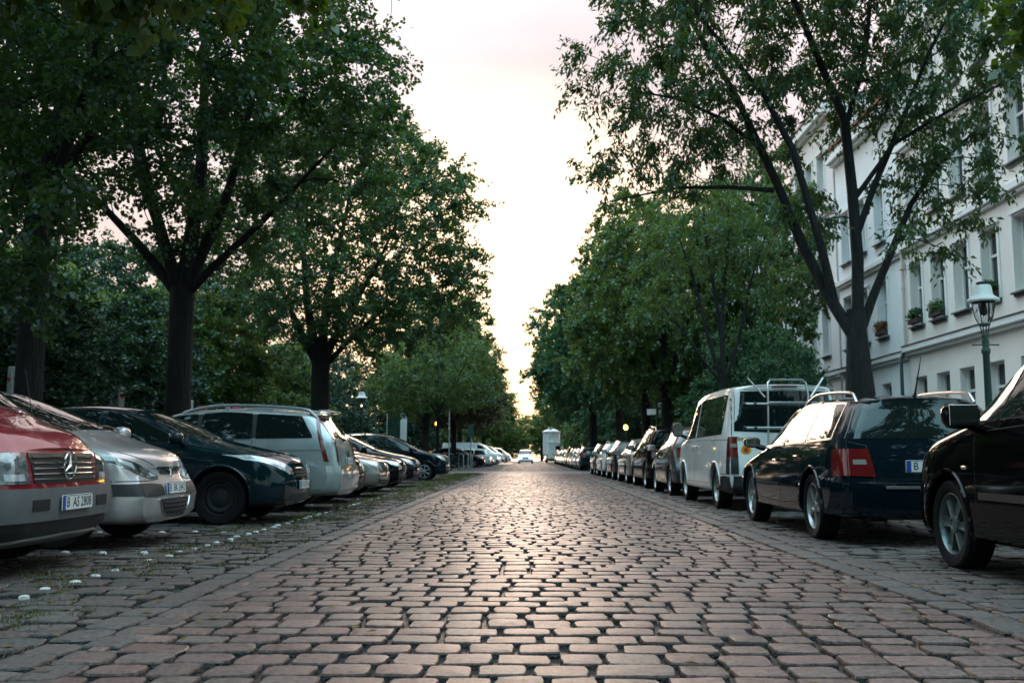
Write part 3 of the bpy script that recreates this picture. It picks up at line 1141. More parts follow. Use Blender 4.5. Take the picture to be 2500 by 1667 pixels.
def mirror_part(root, s, side, m_body):
    x, y, z = s.get('mirror', (s['xc'] - .12, s['W'] / 2 + .10, s['b0'] + .09))
    b = MB()
    dx, dy, dz = s.get('mirror_d', (.13, .22, .15))
    # rounded housing: two lofted sections
    vs, fs = [], []
    prof = [(-.5, .86), (-.35, .98), (0, 1.0), (.3, .86), (.5, .45)]
    n = 14
    for px, sc in prof:
        for k in range(n):
            a = 2 * PI * k / n
            c, sn = math.cos(a), math.sin(a)
            q = (abs(c) ** 3.2 + abs(sn) ** 3.2) ** (-1 / 3.2)
            vs.append((px * dx, c * q * sc * dy / 2, sn * q * sc * dz / 2))
    for i in range(len(prof) - 1):
        for k in range(n):
            k2 = (k + 1) % n
            fs.append((i * n + k, i * n + k2, (i + 1) * n + k2, (i + 1) * n + k))
    fs.append(tuple((len(prof) - 1) * n + k for k in range(n)))
    fs.append(tuple(range(n))[::-1])
    b.add(vs, fs, Matrix.Translation((x, side * y, z)))
    b.tube([(x + .02, side * (y - dy * .3), z - dz * .35), (x + .04, side * (s['W'] / 2 - .05), z - dz * .55)], [.03, .035], 8)
    o = b.build('mirror', m_body, root)
    g = MB()
    g.box((x - dx * .5 - .002, side * y, z), (.004, dy * .78, dz * .74), bev=.0015)
    g.build('mirror_glass', M['chrome'], o)
    return o


def add_wheels(root, s, style=None):
    tm, rm = wheel_meshes(s['r'], s.get('wheel_w', .205), style or s.get('rim', 'seven'))
    for ax in (1, -1):
        for sd in (1, -1):
            wv = bpy.data.objects.new('wheel', None)
            COL.objects.link(wv)
            wv.empty_display_size = .1
            wv.parent = root
            wv.location = (ax * s['wb'] / 2, sd * (s['W'] / 2 - s.get('wheel_w', .205) / 2 - .025), s['r'])
            steer = s.get('steer', 0) if ax > 0 else 0
            wv.rotation_euler = (0, 0, (0 if sd > 0 else PI) + steer)
            link('tyre', tm, wv)
            r_ = link('rim', rm, wv)
            r_.rotation_euler = (0, .3 * ax + .5 * sd, 0)
            if s.get('rim_mat'):
                r_.material_slots[0].link = 'OBJECT'
                r_.material_slots[0].material = s['rim_mat']


def make_car(name, label, cat, loc, rz, s, pm, group=None):
    root = thing(name, label, cat, loc, rz, group)
    me, bvh = car_shell(s, s.get('lev', 3))
    me.materials.clear()
    me.materials.append(pm)
    me.materials.append(M['dark'])
    me.name = 'body'
    body = link('body', me, root)
    w = s['W'] / 2
    trim = MB()     # dark seams, seals and arch lips
    sides = (('L', 1), ('R', -1))
    for md, sg in sides:
        for (bt, tp) in s['windows']:
            g = MB()
            patch(g, bvh, md, bt, tp, .004, 18, 7)
            gw = g.build('window', M['glass'], root)
            if s.get('window_trim'):
                g = MB()
                ribbon(g, bvh, md, list(bt) + list(tp)[::-1] + [bt[0]], .020, .005, 60)
                g.build('window_trim', s['window_trim'], gw)
            fr = list(bt) + list(tp)[::-1] + [bt[0]]
            ribbon(trim, bvh, md, fr, .022, .0025, 60)
        for k, dr in enumerate(s.get('doors', [])):
            bt, tp = dr['bot'], dr['top']
            g = MB()
            patch(g, bvh, md, bt, tp, .003, 16, 10, skirt=.01)
            d = g.build('door', pm, root)
            ribbon(trim, bvh, md, list(bt) + list(tp)[::-1] + [bt[0]], .016, .0012, 70)
            hx, hz = dr['handle']
            p, nrm = shot(bvh, md, hx, hz)
            h = MB()
            h.box((hx, p.y + sg * .028, hz), (.19, .022, .028), bev=.009)
            h.box((hx - .07, p.y + sg * .012, hz), (.03, .03, .02))
            h.box((hx + .07, p.y + sg * .012, hz), (.03, .03, .02))
            h.build('door_handle', s.get('handle_mat', pm), d)
        for rb_ in s.get('seams', []):
            ribbon(trim, bvh, md, rb_, .009, .0015, 30)
        for (bt, tp, mk, nm) in s.get('side_panels', []):
            g = MB()
            patch(g, bvh, md, bt, tp, .014, 24, 4, skirt=.02)
            g.build(nm, M[mk] if mk in M else pm, root)
        if s.get('arch_lip'):
            for ax in (1, -1):
                pts = []
                for a in np.linspace(-.25, PI + .25, 22):
                    x = ax * s['wb'] / 2 + math.cos(a) * (s['r'] + .058)
                    z = s['r'] + .012 + math.sin(a) * (s['r'] + .058)
                    p, nrm = shot(bvh, md, x, z)
                    pts.append(p + Vector((0, sg * .002, 0)))
                trim_l = MB()
                trim_l.tube(pts, .016, 6)
                trim_l.build('arch_trim', pm if s['arch_lip'] == 'paint' else M['plastic'], root)
        if not s.get('no_mirror'):
            mirror_part(root, s, sg, s.get('mirror_mat', pm))
        if s.get('dark_pillars'):
            bt = list(s['windows'][0][0]) + list(s['windows'][-1][0])
            tp = list(s['windows'][0][1]) + list(s['windows'][-1][1])
            g = MB()
            patch(g, bvh, md, [bt[0], bt[-1]], [tp[0]] + [w_[1][j] for w_ in s['windows'] for j in (0, 4, 8)] + [tp[-1]], .0022, 30, 6)
            g.build('pillar_trim', M['plastic'], root)
    for (md, bt, tp, mk, nm, off) in s.get('panels', []):
        for sg in ((1, -1) if md in ('F2', 'B2', 'L2') else (1,)):
            m_ = md[0]
            b2 = [(q[0] * sg, q[1]) for q in bt]
            t2 = [(q[0] * sg, q[1]) for q in tp]
            if md == 'L2':
                b2, t2 = bt, tp
                m_ = 'L' if sg > 0 else 'R'
            g = MB()
            patch(g, bvh, m_, b2, t2, off, 20, 8, skirt=max(.012, off * 1.2))
            g.build(nm, pm if mk == 'paint' else M[mk], root)
    for (md, poly, wd) in s.get('lines', []):
        for sg in ((1, -1) if md in ('F2', 'B2', 'T2') else (1,)):
            pl = [(q[0], q[1] * sg) if md == 'T2' else (q[0] * sg, q[1]) for q in poly]
            ribbon(trim, bvh, md[0], pl, wd, .0015, 30)
    for (md, bars, mk, nm) in s.get('grilles', []):
        g = MB()
        for poly, wd, off in bars:
            P = resample(poly, 16)
            pts = []
            for q in P:
                p, nrm = shot(bvh, md, q[0], q[1])
                pts.append(p + nrm * off)
            g.tube(pts, wd, 6)
        g.build(nm, M[mk], root)
    if trim.v:                          # seals and shut lines belong to the body's own surface
        t_ = trim.build('seal', M['dark'])
        tm_ = t_.data
        tm_.polygons.foreach_set('material_index', [1] * len(tm_.polygons))
        bm_ = bmesh.new()
        bm_.from_mesh(me)
        bm_.from_mesh(tm_)
        bm_.to_mesh(me)
        bm_.free()
        bpy.data.objects.remove(t_)
    if s.get('rails'):
        x0, x1, hh, th = s['rails']
        for sg in (1, -1):
            g = MB()
            pts = []
            for t in np.linspace(0, 1, 18):
                x = x0 + (x1 - x0) * t
                y = sg * s['wr'] * w * .93
                p, nrm = shot(bvh, 'T', x, y)
                lift = hh * min(1, 4.0 * t, 14 * (1 - t)) ** .7
                pts.append((x, y, p.z + lift))
            g.tube(pts, th, 8)
            for t in (.33, .66):
                x = x0 + (x1 - x0) * t
                p, nrm = shot(bvh, 'T', x, sg * s['wr'] * w * .93)
                g.box((x, p.y, p.z + hh * .45), (.07, .025, hh * 1.1))
            g.build('roof_rail', s.get('rail_mat', M['alu']), root)
    add_wheels(root, s)
    return root, bvh


# window and door outlines shared by most of the hatchbacks; d = spec
def side_glass(s, pillars, zpad=.035, top_pad=.075, rear=None):
    """windows along the side: pillars are (x0, x1) pairs from front to rear at the belt"""
    w = []
    xc, xw, xr, xb, xt = s['xc'], s['xw'], s['xr'], s['xb'], s['xt']
    b0, b1 = s['b0'], s['b1']
    belt = lambda x: b0 + (b1 - b0) * (xc - x) / (xc - xt) + zpad

    def roof(x):
        if x > xw:
            t = (xc - x) / (xc - xw)
            return s['zc'] + (s['zw'] - s['zc']) * t + .01
        if x > xr:
            return s['zw'] + (s['zr'] - s['zw']) * (xw - x) / (xw - xr)
        return s['zr'] + (s['zb'] - s['zr']) * (xr - x) / (xr - xb)
    for (a, b, ta, tb) in pillars:
        n = 9
        bx = np.linspace(a, b, n)
        tx = np.linspace(ta, tb, n)
        bt = [(x, belt(x)) for x in bx]
        tp = [(x, max(belt(x) + .02, roof(x) - top_pad)) for x in tx]
        w.append((bt, tp))
    return w

# paints
P_ = dict(
    red=paint('red', (0.24, 0.010, 0.022), 0.15),
    silver=paint('silver', (0.50, 0.475, 0.475), 0.6, 0.36),
    navy=paint('blue_black', (0.004, 0.017, 0.023), 0.35),
    ice=paint('pale_blue_silver', (0.38, 0.42, 0.43), 0.55, 0.36),
    black=paint('black', (0.003, 0.003, 0.0035), 0.1),
    inkblue=paint('dark_blue', (0.003, 0.0085, 0.013), 0.35),
    white=paint('white', (0.78, 0.79, 0.78), 0.0, 0.4),
    grey=paint('graphite', (0.075, 0.078, 0.08), 0.6),
    champagne=paint('champagne', (0.30, 0.265, 0.245), 0.7, 0.36),
    teal=paint('teal', (0.006, 0.075, 0.10), 0.35),
    blue=paint('blue', (0.008, 0.07, 0.19), 0.35),
    dsilver=paint('dusty_silver', (0.22, 0.22, 0.22), 0.7, 0.36),
)
P_['gold'] = P_['champagne']


def hatch(**k):
    s = dict(W=1.80, wb=2.62, fo=.86, ro=.80, r=.315, zh=.74, zc=1.01, xc=.92, xw=.08, zw=1.44, xr=-.45, zr=1.50, xb=-1.66, zb=1.38, xt=-1.98,
             b0=.93, b1=1.02, wr=.69, tail='hatch', rim='seven', arch=.05)
    s.update(k)
    xc, xw = s['xc'], s['xw']
    if 'windows' not in s:
        t0 = xc - .26 * (xc - xw)
        xb_, xt_ = s['xb'], s['xt']
        s['windows'] = side_glass(s, [(xc - .12, -.17, t0, -.17), (-.25, -1.02, -.25, -1.00), (-1.10, xt_ + .42, -1.08, xb_ + .24)], top_pad=s.get('top_pad', .085))
    if 'doors' not in s:
        f = s['wb'] / 2
        s['doors'] = [dict(bot=[(f - .52, .35), (-.20, .33)], top=[(f - .46, s['b0'] - .045), (-.20, s['b0'] + .0)], handle=(-.05, s['b0'] - .12)),
                      dict(bot=[(-.22, .33), (-f + .46, .35)], top=[(-.22, s['b0'] + .0), (-f + .30, s['b0'] + .035)], handle=(-f + .44, s['b0'] - .08))]
    if 'panels' not in s:
        s['panels'] = std_panels(s)
    if 'grilles' not in s:
        s['grilles'] = [('F', [([(-.30, s['zh'] - .13), (.30, s['zh'] - .13)], .010, .004), ([(-.30, s['zh'] - .17), (.30, s['zh'] - .17)], .010, .004)], 'chrome', 'grille_bar')]
    return s


def std_panels(s, extra=()):
    w, zh = s['W'] / 2, s['zh']
    wr = s['wr'] * w
    n = s.get('nose_w', 1)
    P = [('F', [(-.80 * w, s['zc'] + .03), (0, s['zc'] + .045), (.80 * w, s['zc'] + .03)], [(-wr * .93, s['zw'] - .085), (0, s['zw'] - .05), (wr * .93, s['zw'] - .085)], 'glass', 'windscreen', .004),
         ('F2', [(.47 * w, zh - .20), (.70 * w, zh - .17), (.90 * w, zh - .10)], [(.50 * w, zh - .06), (.72 * w, zh - .015), (.92 * w, zh + .03)], 'lens', 'headlight', .006),
         ('F', [(-.36 * w, zh - .21), (.36 * w, zh - .21)], [(-.42 * w, zh - .09), (.42 * w, zh - .09)], 'plastic', 'grille', .004),
         ('F', [(-.52 * w, .25), (.52 * w, .25)], [(-.58 * w, .36), (.58 * w, .36)], 'plastic', 'bumper_grille', .004),
         ('F2', [(.62 * w, .27), (.80 * w, .30)], [(.62 * w, .37), (.82 * w, .38)], 'plastic', 'fog_lamp', .005)]
    if s['tail'] == 'hatch':
        b1, zb = s['b1'], s['zb']
        wb_ = s.get('wrb', s['wr']) * w
        P += [('B', [(-.74 * w, b1 + .05), (.74 * w, b1 + .05)], [(-wb_ * .78, zb - .13), (wb_ * .78, zb - .13)], 'glass', 'rear_window', .004),
              ('B2', [(.60 * w, b1 - .26), (.84 * w, b1 - .24)], [(.64 * w, b1 - .02), (.83 * w, b1 - .02)], 'red_lens', 'tail_light', .008),
              ('B', [(-.84 * w, .36), (.84 * w, .36)], [(-.86 * w, .60), (.86 * w, .60)], 'paint', 'rear_bumper', .02)]
    else:
        zd, xd = s['zd'], s['xd']
        P += [('B', [(-.72 * w, zd + .04), (.72 * w, zd + .04)], [(-wr * .84, s['zb'] - .09), (wr * .84, s['zb'] - .09)], 'glass', 'rear_window', .004),
              ('B2', [(.48 * w, zd - .24), (.84 * w, zd - .22)], [(.50 * w, zd - .09), (.82 * w, zd - .10)], 'red_lens', 'tail_light', .008),
              ('B', [(-.84 * w, .36), (.84 * w, .36)], [(-.86 * w, .58), (.86 * w, .58)], 'paint', 'rear_bumper', .02)]
    return P + list(extra)


def wagon(**k):
    s = dict(W=1.77, wb=2.76, fo=.93, ro=.98, r=.325, zh=.70, zc=.93, xc=.86, xw=.02, zw=1.37, xr=-.55, zr=1.42, xb=-2.08, zb=1.36, xt=-2.28,
             b0=.88, b1=.94, wr=.68, tail='hatch', rim='five', arch=.05, rails=(-.25, -1.98, .075, .017))
    s.update(k)
    if 'windows' not in s:
        xc, xw = s['xc'], s['xw']
        t0 = xc - .26 * (xc - xw)
        s['windows'] = side_glass(s, [(xc - .12, -.20, t0, -.20), (-.28, -1.06, -.28, -1.02), (-1.12, s['xt'] + .34, -1.10, s['xb'] + .26)], top_pad=s.get('top_pad', .08))
    return hatch(**s)


def mpv(**k):
    s = dict(W=1.80, wb=2.70, fo=.86, ro=.75, r=.315, zh=.78, zc=1.06, xc=1.05, xw=.15, zw=1.58, xr=-.5, zr=1.64, xb=-1.85, zb=1.54, xt=-2.0,
             b0=.98, b1=1.03, wr=.72, tail='hatch', rim='seven', arch=.05, rails=(-.2, -1.75, .05, .015))
    s.update(k)
    return hatch(**s)


def sedan(**k):
    s = dict(W=1.76, wb=2.70, fo=.82, ro=1.0, r=.315, zh=.70, zc=.92, xc=.85, xw=.05, zw=1.36, xr=-.45, zr=1.41, xb=-1.05, zb=1.35, xd=-1.72, zd=.99, xt=-2.28,
             b0=.87, b1=.95, wr=.66, tail='sedan', rim='seven', arch=.05)
    s.update(k)
    xc, xw = s['xc'], s['xw']
    t0 = xc - .26 * (xc - xw)
    s['xt_'] = s['xt']
    q = dict(s)
    q['xt'] = s['xd']
    q['zb'] = s['zb']
    s['windows'] = side_glass(q, [(xc - .12, -.20, t0, -.20), (-.28, -1.10, -.28, -.98)], top_pad=.08)
    return hatch(**s)


def van(**k):
    s = dict(W=1.90, wb=3.0, fo=.90, ro=1.0, r=.335, zh=.98, zc=1.22, xc=1.72, xw=.92, zw=1.86, xr=.2, zr=1.94, xb=-2.36, zb=1.91, xt=-2.44,
             b0=1.10, b1=1.12, wr=.80, tail='hatch', rim='steel', arch=.06, c_roof=.65, rbow=.03, clr=.24, nose_mid=.62, wheel_w=.215,
             mirror=(1.35, 1.08, 1.32), mirror_d=(.14, .2, .27))
    s.update(k)
    return s


# ---- the red van, front row beside the camera
s = van(W=1.88, wb=3.0, fo=.86, ro=.8, zh=.90, zc=1.17, xc=1.62, xw=.80, zw=1.80, zr=1.87, zb=1.84, xb=-2.1, xt=-2.2, b0=1.06, b1=1.08, nose_tilt=.035, bow=.10, nose_mid=.50, no_mirror=True, hood_p=.9)
w = s['W'] / 2
s['windows'] = side_glass(s, [(1.50, .42, 1.12, .42), (.30, -.75, .30, -.75), (-.85, -1.95, -.85, -1.92)], top_pad=.12)
s['doors'] = [dict(bot=[(1.0, .38), (.36, .38)], top=[(1.25, 1.04), (.36, 1.05)], handle=(.52, .95)), dict(bot=[(.32, .38), (-.78, .38)], top=[(.32, 1.05), (-.78, 1.05)], handle=(.15, .95))]
zz = [.665 + .037 * i for i in range(5)]
s['panels'] = [('F', [(-.80 * w, 1.20), (.80 * w, 1.20)], [(-.74 * w, 1.72), (.74 * w, 1.72)], 'glass', 'windscreen', .004),
               ('F', [(-.53 * w, .635), (.53 * w, .635)], [(-.585 * w, .845), (.585 * w, .845)], 'plastic', 'grille', .005),
               ('F2', [(.60 * w, .635), (.93 * w, .635)], [(.635 * w, .845), (.93 * w, .835)], 'lens_grey', 'headlight', .008),
               ('F2', [(.66 * w, .655), (.84 * w, .655)], [(.68 * w, .70), (.84 * w, .70)], 'lens', 'headlight_bowl', .012),
               ('F', [(-.97 * w, .385), (.97 * w, .385)], [(-.97 * w, .60), (.97 * w, .60)], 'grey_plastic', 'bumper', .055),
               ('F', [(-.95 * w, .285), (.95 * w, .285)], [(-.95 * w, .385), (.95 * w, .385)], 'plastic', 'air_intake', .03),
               ('F', [(-.92 * w, .235), (.92 * w, .235)], [(-.92 * w, .285), (.92 * w, .285)], 'grey_plastic', 'spoiler_lip', .05),
               ('F2', [(.42 * w, .455), (.66 * w, .455)], [(.42 * w, .525), (.66 * w, .525)], 'dark', 'bumper_slot', .06),
               ('B', [(-.8 * w, 1.15), (.8 * w, 1.15)], [(-.78 * w, 1.72), (.78 * w, 1.72)], 'glass', 'rear_window', .004),
               ('B2', [(.78 * w, .75), (.93 * w, .75)], [(.78 * w, 1.05), (.93 * w, 1.05)], 'red_lens', 'tail_light', .008),
               ('B', [(-.9 * w, .35), (.9 * w, .35)], [(-.9 * w, .58), (.9 * w, .58)], 'grey_plastic', 'rear_bumper', .04)]
s['grilles'] = [('F', [([(-.545 * w, z), (.545 * w, z)], .0065, .012) for z in zz], 'chrome', 'grille_bar')]
s['lines'] = [('T', [(1.72, -.66 * w), (1.70, 0), (1.72, .66 * w)], .035), ('T', [(1.79, -.66 * w), (1.77, 0), (1.79, .66 * w)], .02)]
RV, bv = make_car('parked_van', 'red van with a three pointed star in its slatted grille and grey bumper', 'van', (-3.34 - s['wb'] / 2 - s['fo'], 7.28, 0), R(1.5), s, P_['red'], 'cars parked nose to the road')
xf = s['wb'] / 2 + s['fo']
pl, nr = shot(bv, 'F', 0, .49)
number_plate(RV, 'B  AS 2808', (pl.x + .068, 0.0, .492), 0)
b = MB()           # star badge: ring and three points
gp, nr = shot(bv, 'F', .02, .75)
gx, gz, gr = gp.x + .022, .755, .098
ring = [(gx, .0 + gr * math.cos(a), gz + gr * math.sin(a)) for a in np.linspace(0, 2 * PI, 33)]
b.tube(ring, .0085, 8, cap=False)
for k in range(3):
    a = PI / 2 + k * 2 * PI / 3
    T = Matrix.Translation((gx, 0, gz)) @ Matrix.Rotation(a - PI / 2, 4, 'X')
    vs = [(.014, 0, 0), (0, -.017, -.010), (0, .017, -.010), (.0, 0, gr)]
    b.add(vs, [(0, 1, 3), (0, 3, 2), (0, 2, 1), (1, 2, 3)], T)
b.build('star_badge', M['chrome'], RV)
b = MB()
gp, nr = shot(bv, 'F', .42, .80)
for txt, y0, mk in (('TD', .40, 0), ('I', .455, 1)):
    vs, fs = text_geo(txt, .055)
    b.add(vs, fs, Matrix(((0, 0, 1, gp.x + .016), (1, 0, 0, y0), (0, 1, 0, .80), (0, 0, 0, 1))), mk)
b.build('lettering', [M['chrome'], M['red']], RV, smooth=False)
b = MB()           # washer jet and aerial on the wing
p, nr = shot(bv, 'T', 1.80, .25)
b.box((1.80, .25, p.z + .008), (.05, .03, .018), bev=.006)
b.build('washer_jet', M['chrome'], RV)
p, nr = shot(bv, 'T', 1.66, .80)
b = MB()
b.tube([(1.66, .80, p.z - .01), (1.64, .80, p.z + .10), (1.58, .79, p.z + .42)], [.006, .004, .002], 6)
b.build('aerial', M['plastic'], RV)

# ---- silver hatchback
s = hatch(W=1.76, wb=2.61, fo=.84, ro=.75, zh=.74, zc=1.03, xc=1.27, xw=.34, zw=1.46, zr=1.51, xb=-1.6, xt=-1.9, b0=.97, b1=1.05, bow=.17, nose_tilt=.09, rim='seven', hood_p=.75, nose_mid=.46)
w = s['W'] / 2
s['panels'] = std_panels(s)[:1] + [
    ('F2', [(.36 * w, .625), (.55 * w, .615), (.75 * w, .66), (.985 * w, .785)], [(.36 * w, .64), (.55 * w, .70), (.75 * w, .775), (.985 * w, .835)], 'lens_grey', 'headlight', .007),
    ('F2', [(.76 * w, .70), (.90 * w, .765)], [(.76 * w, .755), (.90 * w, .80)], 'lens', 'headlight_bowl', .011),
    ('F2', [(.42 * w, .632), (.54 * w, .635)], [(.43 * w, .655), (.54 * w, .675)], 'lens', 'indicator', .011),
    ('F2', [(.60 * w, .665), (.73 * w, .68)], [(.60 * w, .715), (.73 * w, .765)], 'lens_dark', 'headlight_bowl', .011),
    ('F', [(-.26 * w, .652), (.26 * w, .652)], [(-.34 * w, .725), (.34 * w, .725)], 'plastic', 'grille', .004),
    ('F2', [(.33 * w, .465), (.55 * w, .455), (.97 * w, .47)], [(.35 * w, .56), (.55 * w, .575), (.97 * w, .575)], 'plastic', 'bumper_insert', .010),
    ('F', [(-.30 * w, .285), (0, .272), (.30 * w, .285)], [(-.44 * w, .43), (0, .435), (.44 * w, .43)], 'plastic', 'air_intake', .006)] + std_panels(s)[-3:]
s['grilles'] = [('F', [([(-.31 * w, .69), (.31 * w, .69)], .011, .010)], 'chrome', 'grille_bar'),
                ('F', [([(-.36 * w, z), (.36 * w, z)], .007, .008) for z in (.32, .36, .395)], 'plastic', 'intake_bar'),
                ('F', [([(-.46 * w, .43), (-.40 * w, .33), (-.25 * w, .27), (0, .258), (.25 * w, .27), (.40 * w, .33), (.46 * w, .43)], .010, .006)], 'chrome', 'intake_trim')]
s['lines'] = [('F2', [(.40 * w, .735), (.60 * w, .80), (.78 * w, .86)], .008), ('F2', [(.36 * w, .615), (.60 * w, .60), (.97 * w, .60)], .008)]
SV, bv = make_car('parked_car', 'silver hatchback with an animal badge and wide almond headlights beside the red van', 'car', (-3.34 - s['wb'] / 2 - s['fo'] + .02, 9.62, 0), R(0.5), s, P_['silver'], 'cars parked nose to the road')
p, nr = shot(bv, 'F', 0, .53)
number_plate(SV, 'B  BK 2442', (p.x + .012, 0, .525), 0, tilt=-.10)
b = MB()           # rearing animal emblem in chrome
p, nr = shot(bv, 'F', .02, .69)
ex = p.x + .024
for pts, rr_ in (([(-.035, -.05), (-.02, -.01), (.0, .03), (.018, .048)], .009), ([(.018, .048), (.035, .04), (.04, .03)], .010), ([(-.005, .02), (.03, .008), (.045, .016)], .0055), ([(-.018, -.01), (.016, -.022), (.034, -.012)], .0055), ([(-.03, -.04), (-.002, -.05), (.012, -.044)], .006), ([(-.022, -.02), (-.05, .0), (-.044, .03)], .004)):
    b.tube([(ex, y * 1.05, .69 + z * 1.05) for y, z in pts], rr_, 6)
b.build('animal_badge', M['chrome'], SV)
b = MB()
p, nr = shot(bv, 'T', 1.12, .0)
for y0, y1 in ((-.62, .02), (-.05, .60)):
    q0, _ = shot(bv, 'T', 1.31, y0)
    q1, _ = shot(bv, 'T', 1.25, y1)
    b.tube([(1.31, y0, q0.z + .02), (1.28, (y0 + y1) / 2, max(q0.z, q1.z) + .03), (1.25, y1, q1.z + .02)], .009, 6)
b.build('wiper', M['plastic'], SV)

# ---- blue black hatchback
s = hatch(W=1.84, wb=2.64, fo=.87, ro=.84, r=.32, zh=.77, zc=1.02, xc=.95, xw=.06, zw=1.43, zr=1.49, xb=-1.74, zb=1.38, xt=-2.06, b0=.95, b1=1.03, bow=.16, nose_tilt=.05, arch_lip='paint', rim='steel')
w = s['W'] / 2
s['rim_mat'] = M['dark']  # black rims: the shade on the wheels is put into their colour
s['panels'] = std_panels(s)
s['panels'][1] = ('F2', [(.43 * w, .60), (.62 * w, .60), (.80 * w, .66), (.985 * w, .80)], [(.47 * w, .67), (.62 * w, .725), (.80 * w, .795), (.985 * w, .85)], 'lens', 'headlight', .007)
s['panels'][2] = ('F', [(-.33 * w, .575), (.33 * w, .575)], [(-.36 * w, .655), (.36 * w, .655)], 'plastic', 'grille', .004)
s['panels'].append(('F2', [(.46 * w, .605), (.56 * w, .605)], [(.46 * w, .64), (.56 * w, .655)], 'amber_lens', 'indicator', .011))
s['grilles'] = [('F', [([(-.36 * w, .668), (.36 * w, .668)], .013, .006), ([(-.33 * w, .615), (.33 * w, .615)], .006, .006), ([(-.40 * w, .565), (.40 * w, .565)], .013, .006)], 'chrome', 'grille_bar'),
                ('F', [([(-.70 * w, .285), (0, .262), (.70 * w, .285)], .012, .012)], 'chrome', 'intake_trim')]
s['lines'] = [('F2', [(.44 * w, .735), (.62 * w, .79), (.85 * w, .89)], .008)]
FO, bv = make_car('parked_car', 'blue black hatchback with pale swept headlights and big dark front wheel', 'car', (-2.86 - s['wb'] / 2 - s['fo'], 12.98, 0), 0, s, P_['navy'], 'cars parked nose to the road')
p, nr = shot(bv, 'F', 0, .47)
number_plate(FO, 'B  UE 3916', (p.x + .014, 0, .465), 0)
p, nr = shot(bv, 'T', 1.9, 0)
b = MB()
b.lathe([(.055, -.004), (.055, .004), (.03, .008), (.001, .009)], 20, Matrix.Translation((p.x + .02, 0, p.z)) @ Matrix.Rotation(.5, 4, 'Y') @ Matrix.Scale(.6, 4, (1, 0, 0)))
b.build('oval_badge', M['chrome'], FO)

# ---- pale blue estate, tail to the road
s = wagon(W=1.78, wb=2.75, fo=.95, ro=1.02, r=.32, zh=.76, zc=1.08, xc=1.0, xw=.1, zw=1.52, xr=-.6, zr=1.575, xb=-2.02, zb=1.50, xt=-2.30, b0=1.03, b1=1.07, wr=.72, dark_pillars=True, rails=(.05, -1.98, .075, .022), rim='seven', top_pad=.095, rbow=.05)
w = s['W'] / 2
s['panels'] = std_panels(s)
s['panels'][5] = ('B', [(-.74 * w, 1.10), (.74 * w, 1.10)], [(-.58 * w, 1.40), (.58 * w, 1.40)], 'glass', 'rear_window', .004)
s['panels'][6] = ('B2', [(.80 * w, .74), (.875 * w, .74)], [(.60 * w, 1.43), (.665 * w, 1.45)], 'red_lens', 'tail_light', .010)
s['panels'].append(('L2', [(-2.15, .745), (-2.22, .745)], [(-1.955, 1.43), (-2.005, 1.43)], 'red_lens', 'tail_light', .008))
s['panels'][7] = ('B', [(-.95 * w, .33), (.95 * w, .33)], [(-.95 * w, .68), (.95 * w, .68)], 'paint', 'rear_bumper', .03)
s['panels'].append(('B', [(-.15 * w, .80), (.15 * w, .80)], [(-.15 * w, .90), (.15 * w, .90)], 'chrome', 'tailgate_handle', .02))
s['side_panels'] = [([(-2.2, .35), (-1.78, .33)], [(-2.24, .66), (-1.72, .68)], 'paint', 'bumper_corner')]
s['seams'] = [[(-1.0, .905), (-2.18, .91)]]
s['rail_mat'] = P_['ice']
GW, bv = make_car('parked_car', 'pale blue silver estate car with roof rails parked with its tail to the road', 'car', (-2.78 - s['wb'] / 2 - s['ro'], 15.65, 0), PI, s, P_['ice'], 'cars parked nose to the road')
p, nr = shot(bv, 'B', 0, .80)
number_plate(GW, 'B  LK 5072', (p.x - .028, 0, .755), PI)
b = MB()
p, nr = shot(bv, 'B', 0, 1.10)
b.tube([(p.x - .03, -.05, 1.08), (p.x + .03, .22, 1.15), (p.x + .06, .45, 1.19)], .010, 6)
b.box((p.x - .03, -.05, 1.08), (.06, .07, .045), bev=.015)
b.build('wiper', M['plastic'], GW)
b = MB()
b.box((-2.06, 0, 1.512), (.16, 1.02, .03), bev=.013)
b.build('roof_spoiler', P_['ice'], GW)

# ---- black car alongside the kerb, nearest on the other side
s = hatch(W=1.80, wb=2.68, fo=.88, ro=.80, r=.325, zh=.82, zc=1.10, xc=1.10, xw=.36, zw=1.60, xr=-.3, zr=1.66, xb=-1.75, zb=1.56, b0=1.03, b1=1.08, rim='six', nose_tilt=.05, arch_lip='paint', wr=.70, hood_p=.7,
          mirror=(.70, 1.04, 1.10), mirror_d=(.15, .25, .19), handle_mat=M['plastic'])
s['windows'] = side_glass(s, [(.95, .58, .80, .46), (.54, -.18, .40, -.18), (-.26, -1.04, -.26, -1.02), (-1.12, -1.56, -1.10, -1.42)], top_pad=.085)
s['side_panels'] = [([(.78, .525), (-.18, .525)], [(.78, .575), (-.18, .575)], 'plastic', 'rub_strip'), ([(-.24, .525), (-.86, .525)], [(-.24, .575), (-.88, .575)], 'plastic', 'rub_strip')]
s['rim_mat'] = mat('hubcap_grey', (0.12, 0.15, 0.15), 0.35, metal=0.5, coat=0.4)
s['mirror_mat'] = P_['black']
s['seams'] = [[(.92, 1.02), (1.0, 1.04), (1.6, .93)]]
BK, bv = make_car('parked_car', 'black hatchback with six spoke hubcaps and large door mirror by the kerb', 'car', (4.0, 7.54 - s['wb'] / 2, 0), PI / 2, s, P_['black'], 'cars parked along the kerb')
b = MB()
g_, _ = shot(bv, 'L', 1.02, .74)
b.box((1.02, g_.y + .006, .74), (.075, .014, .028), bev=.006)
b.build('side_indicator', M['white_lens'], BK)

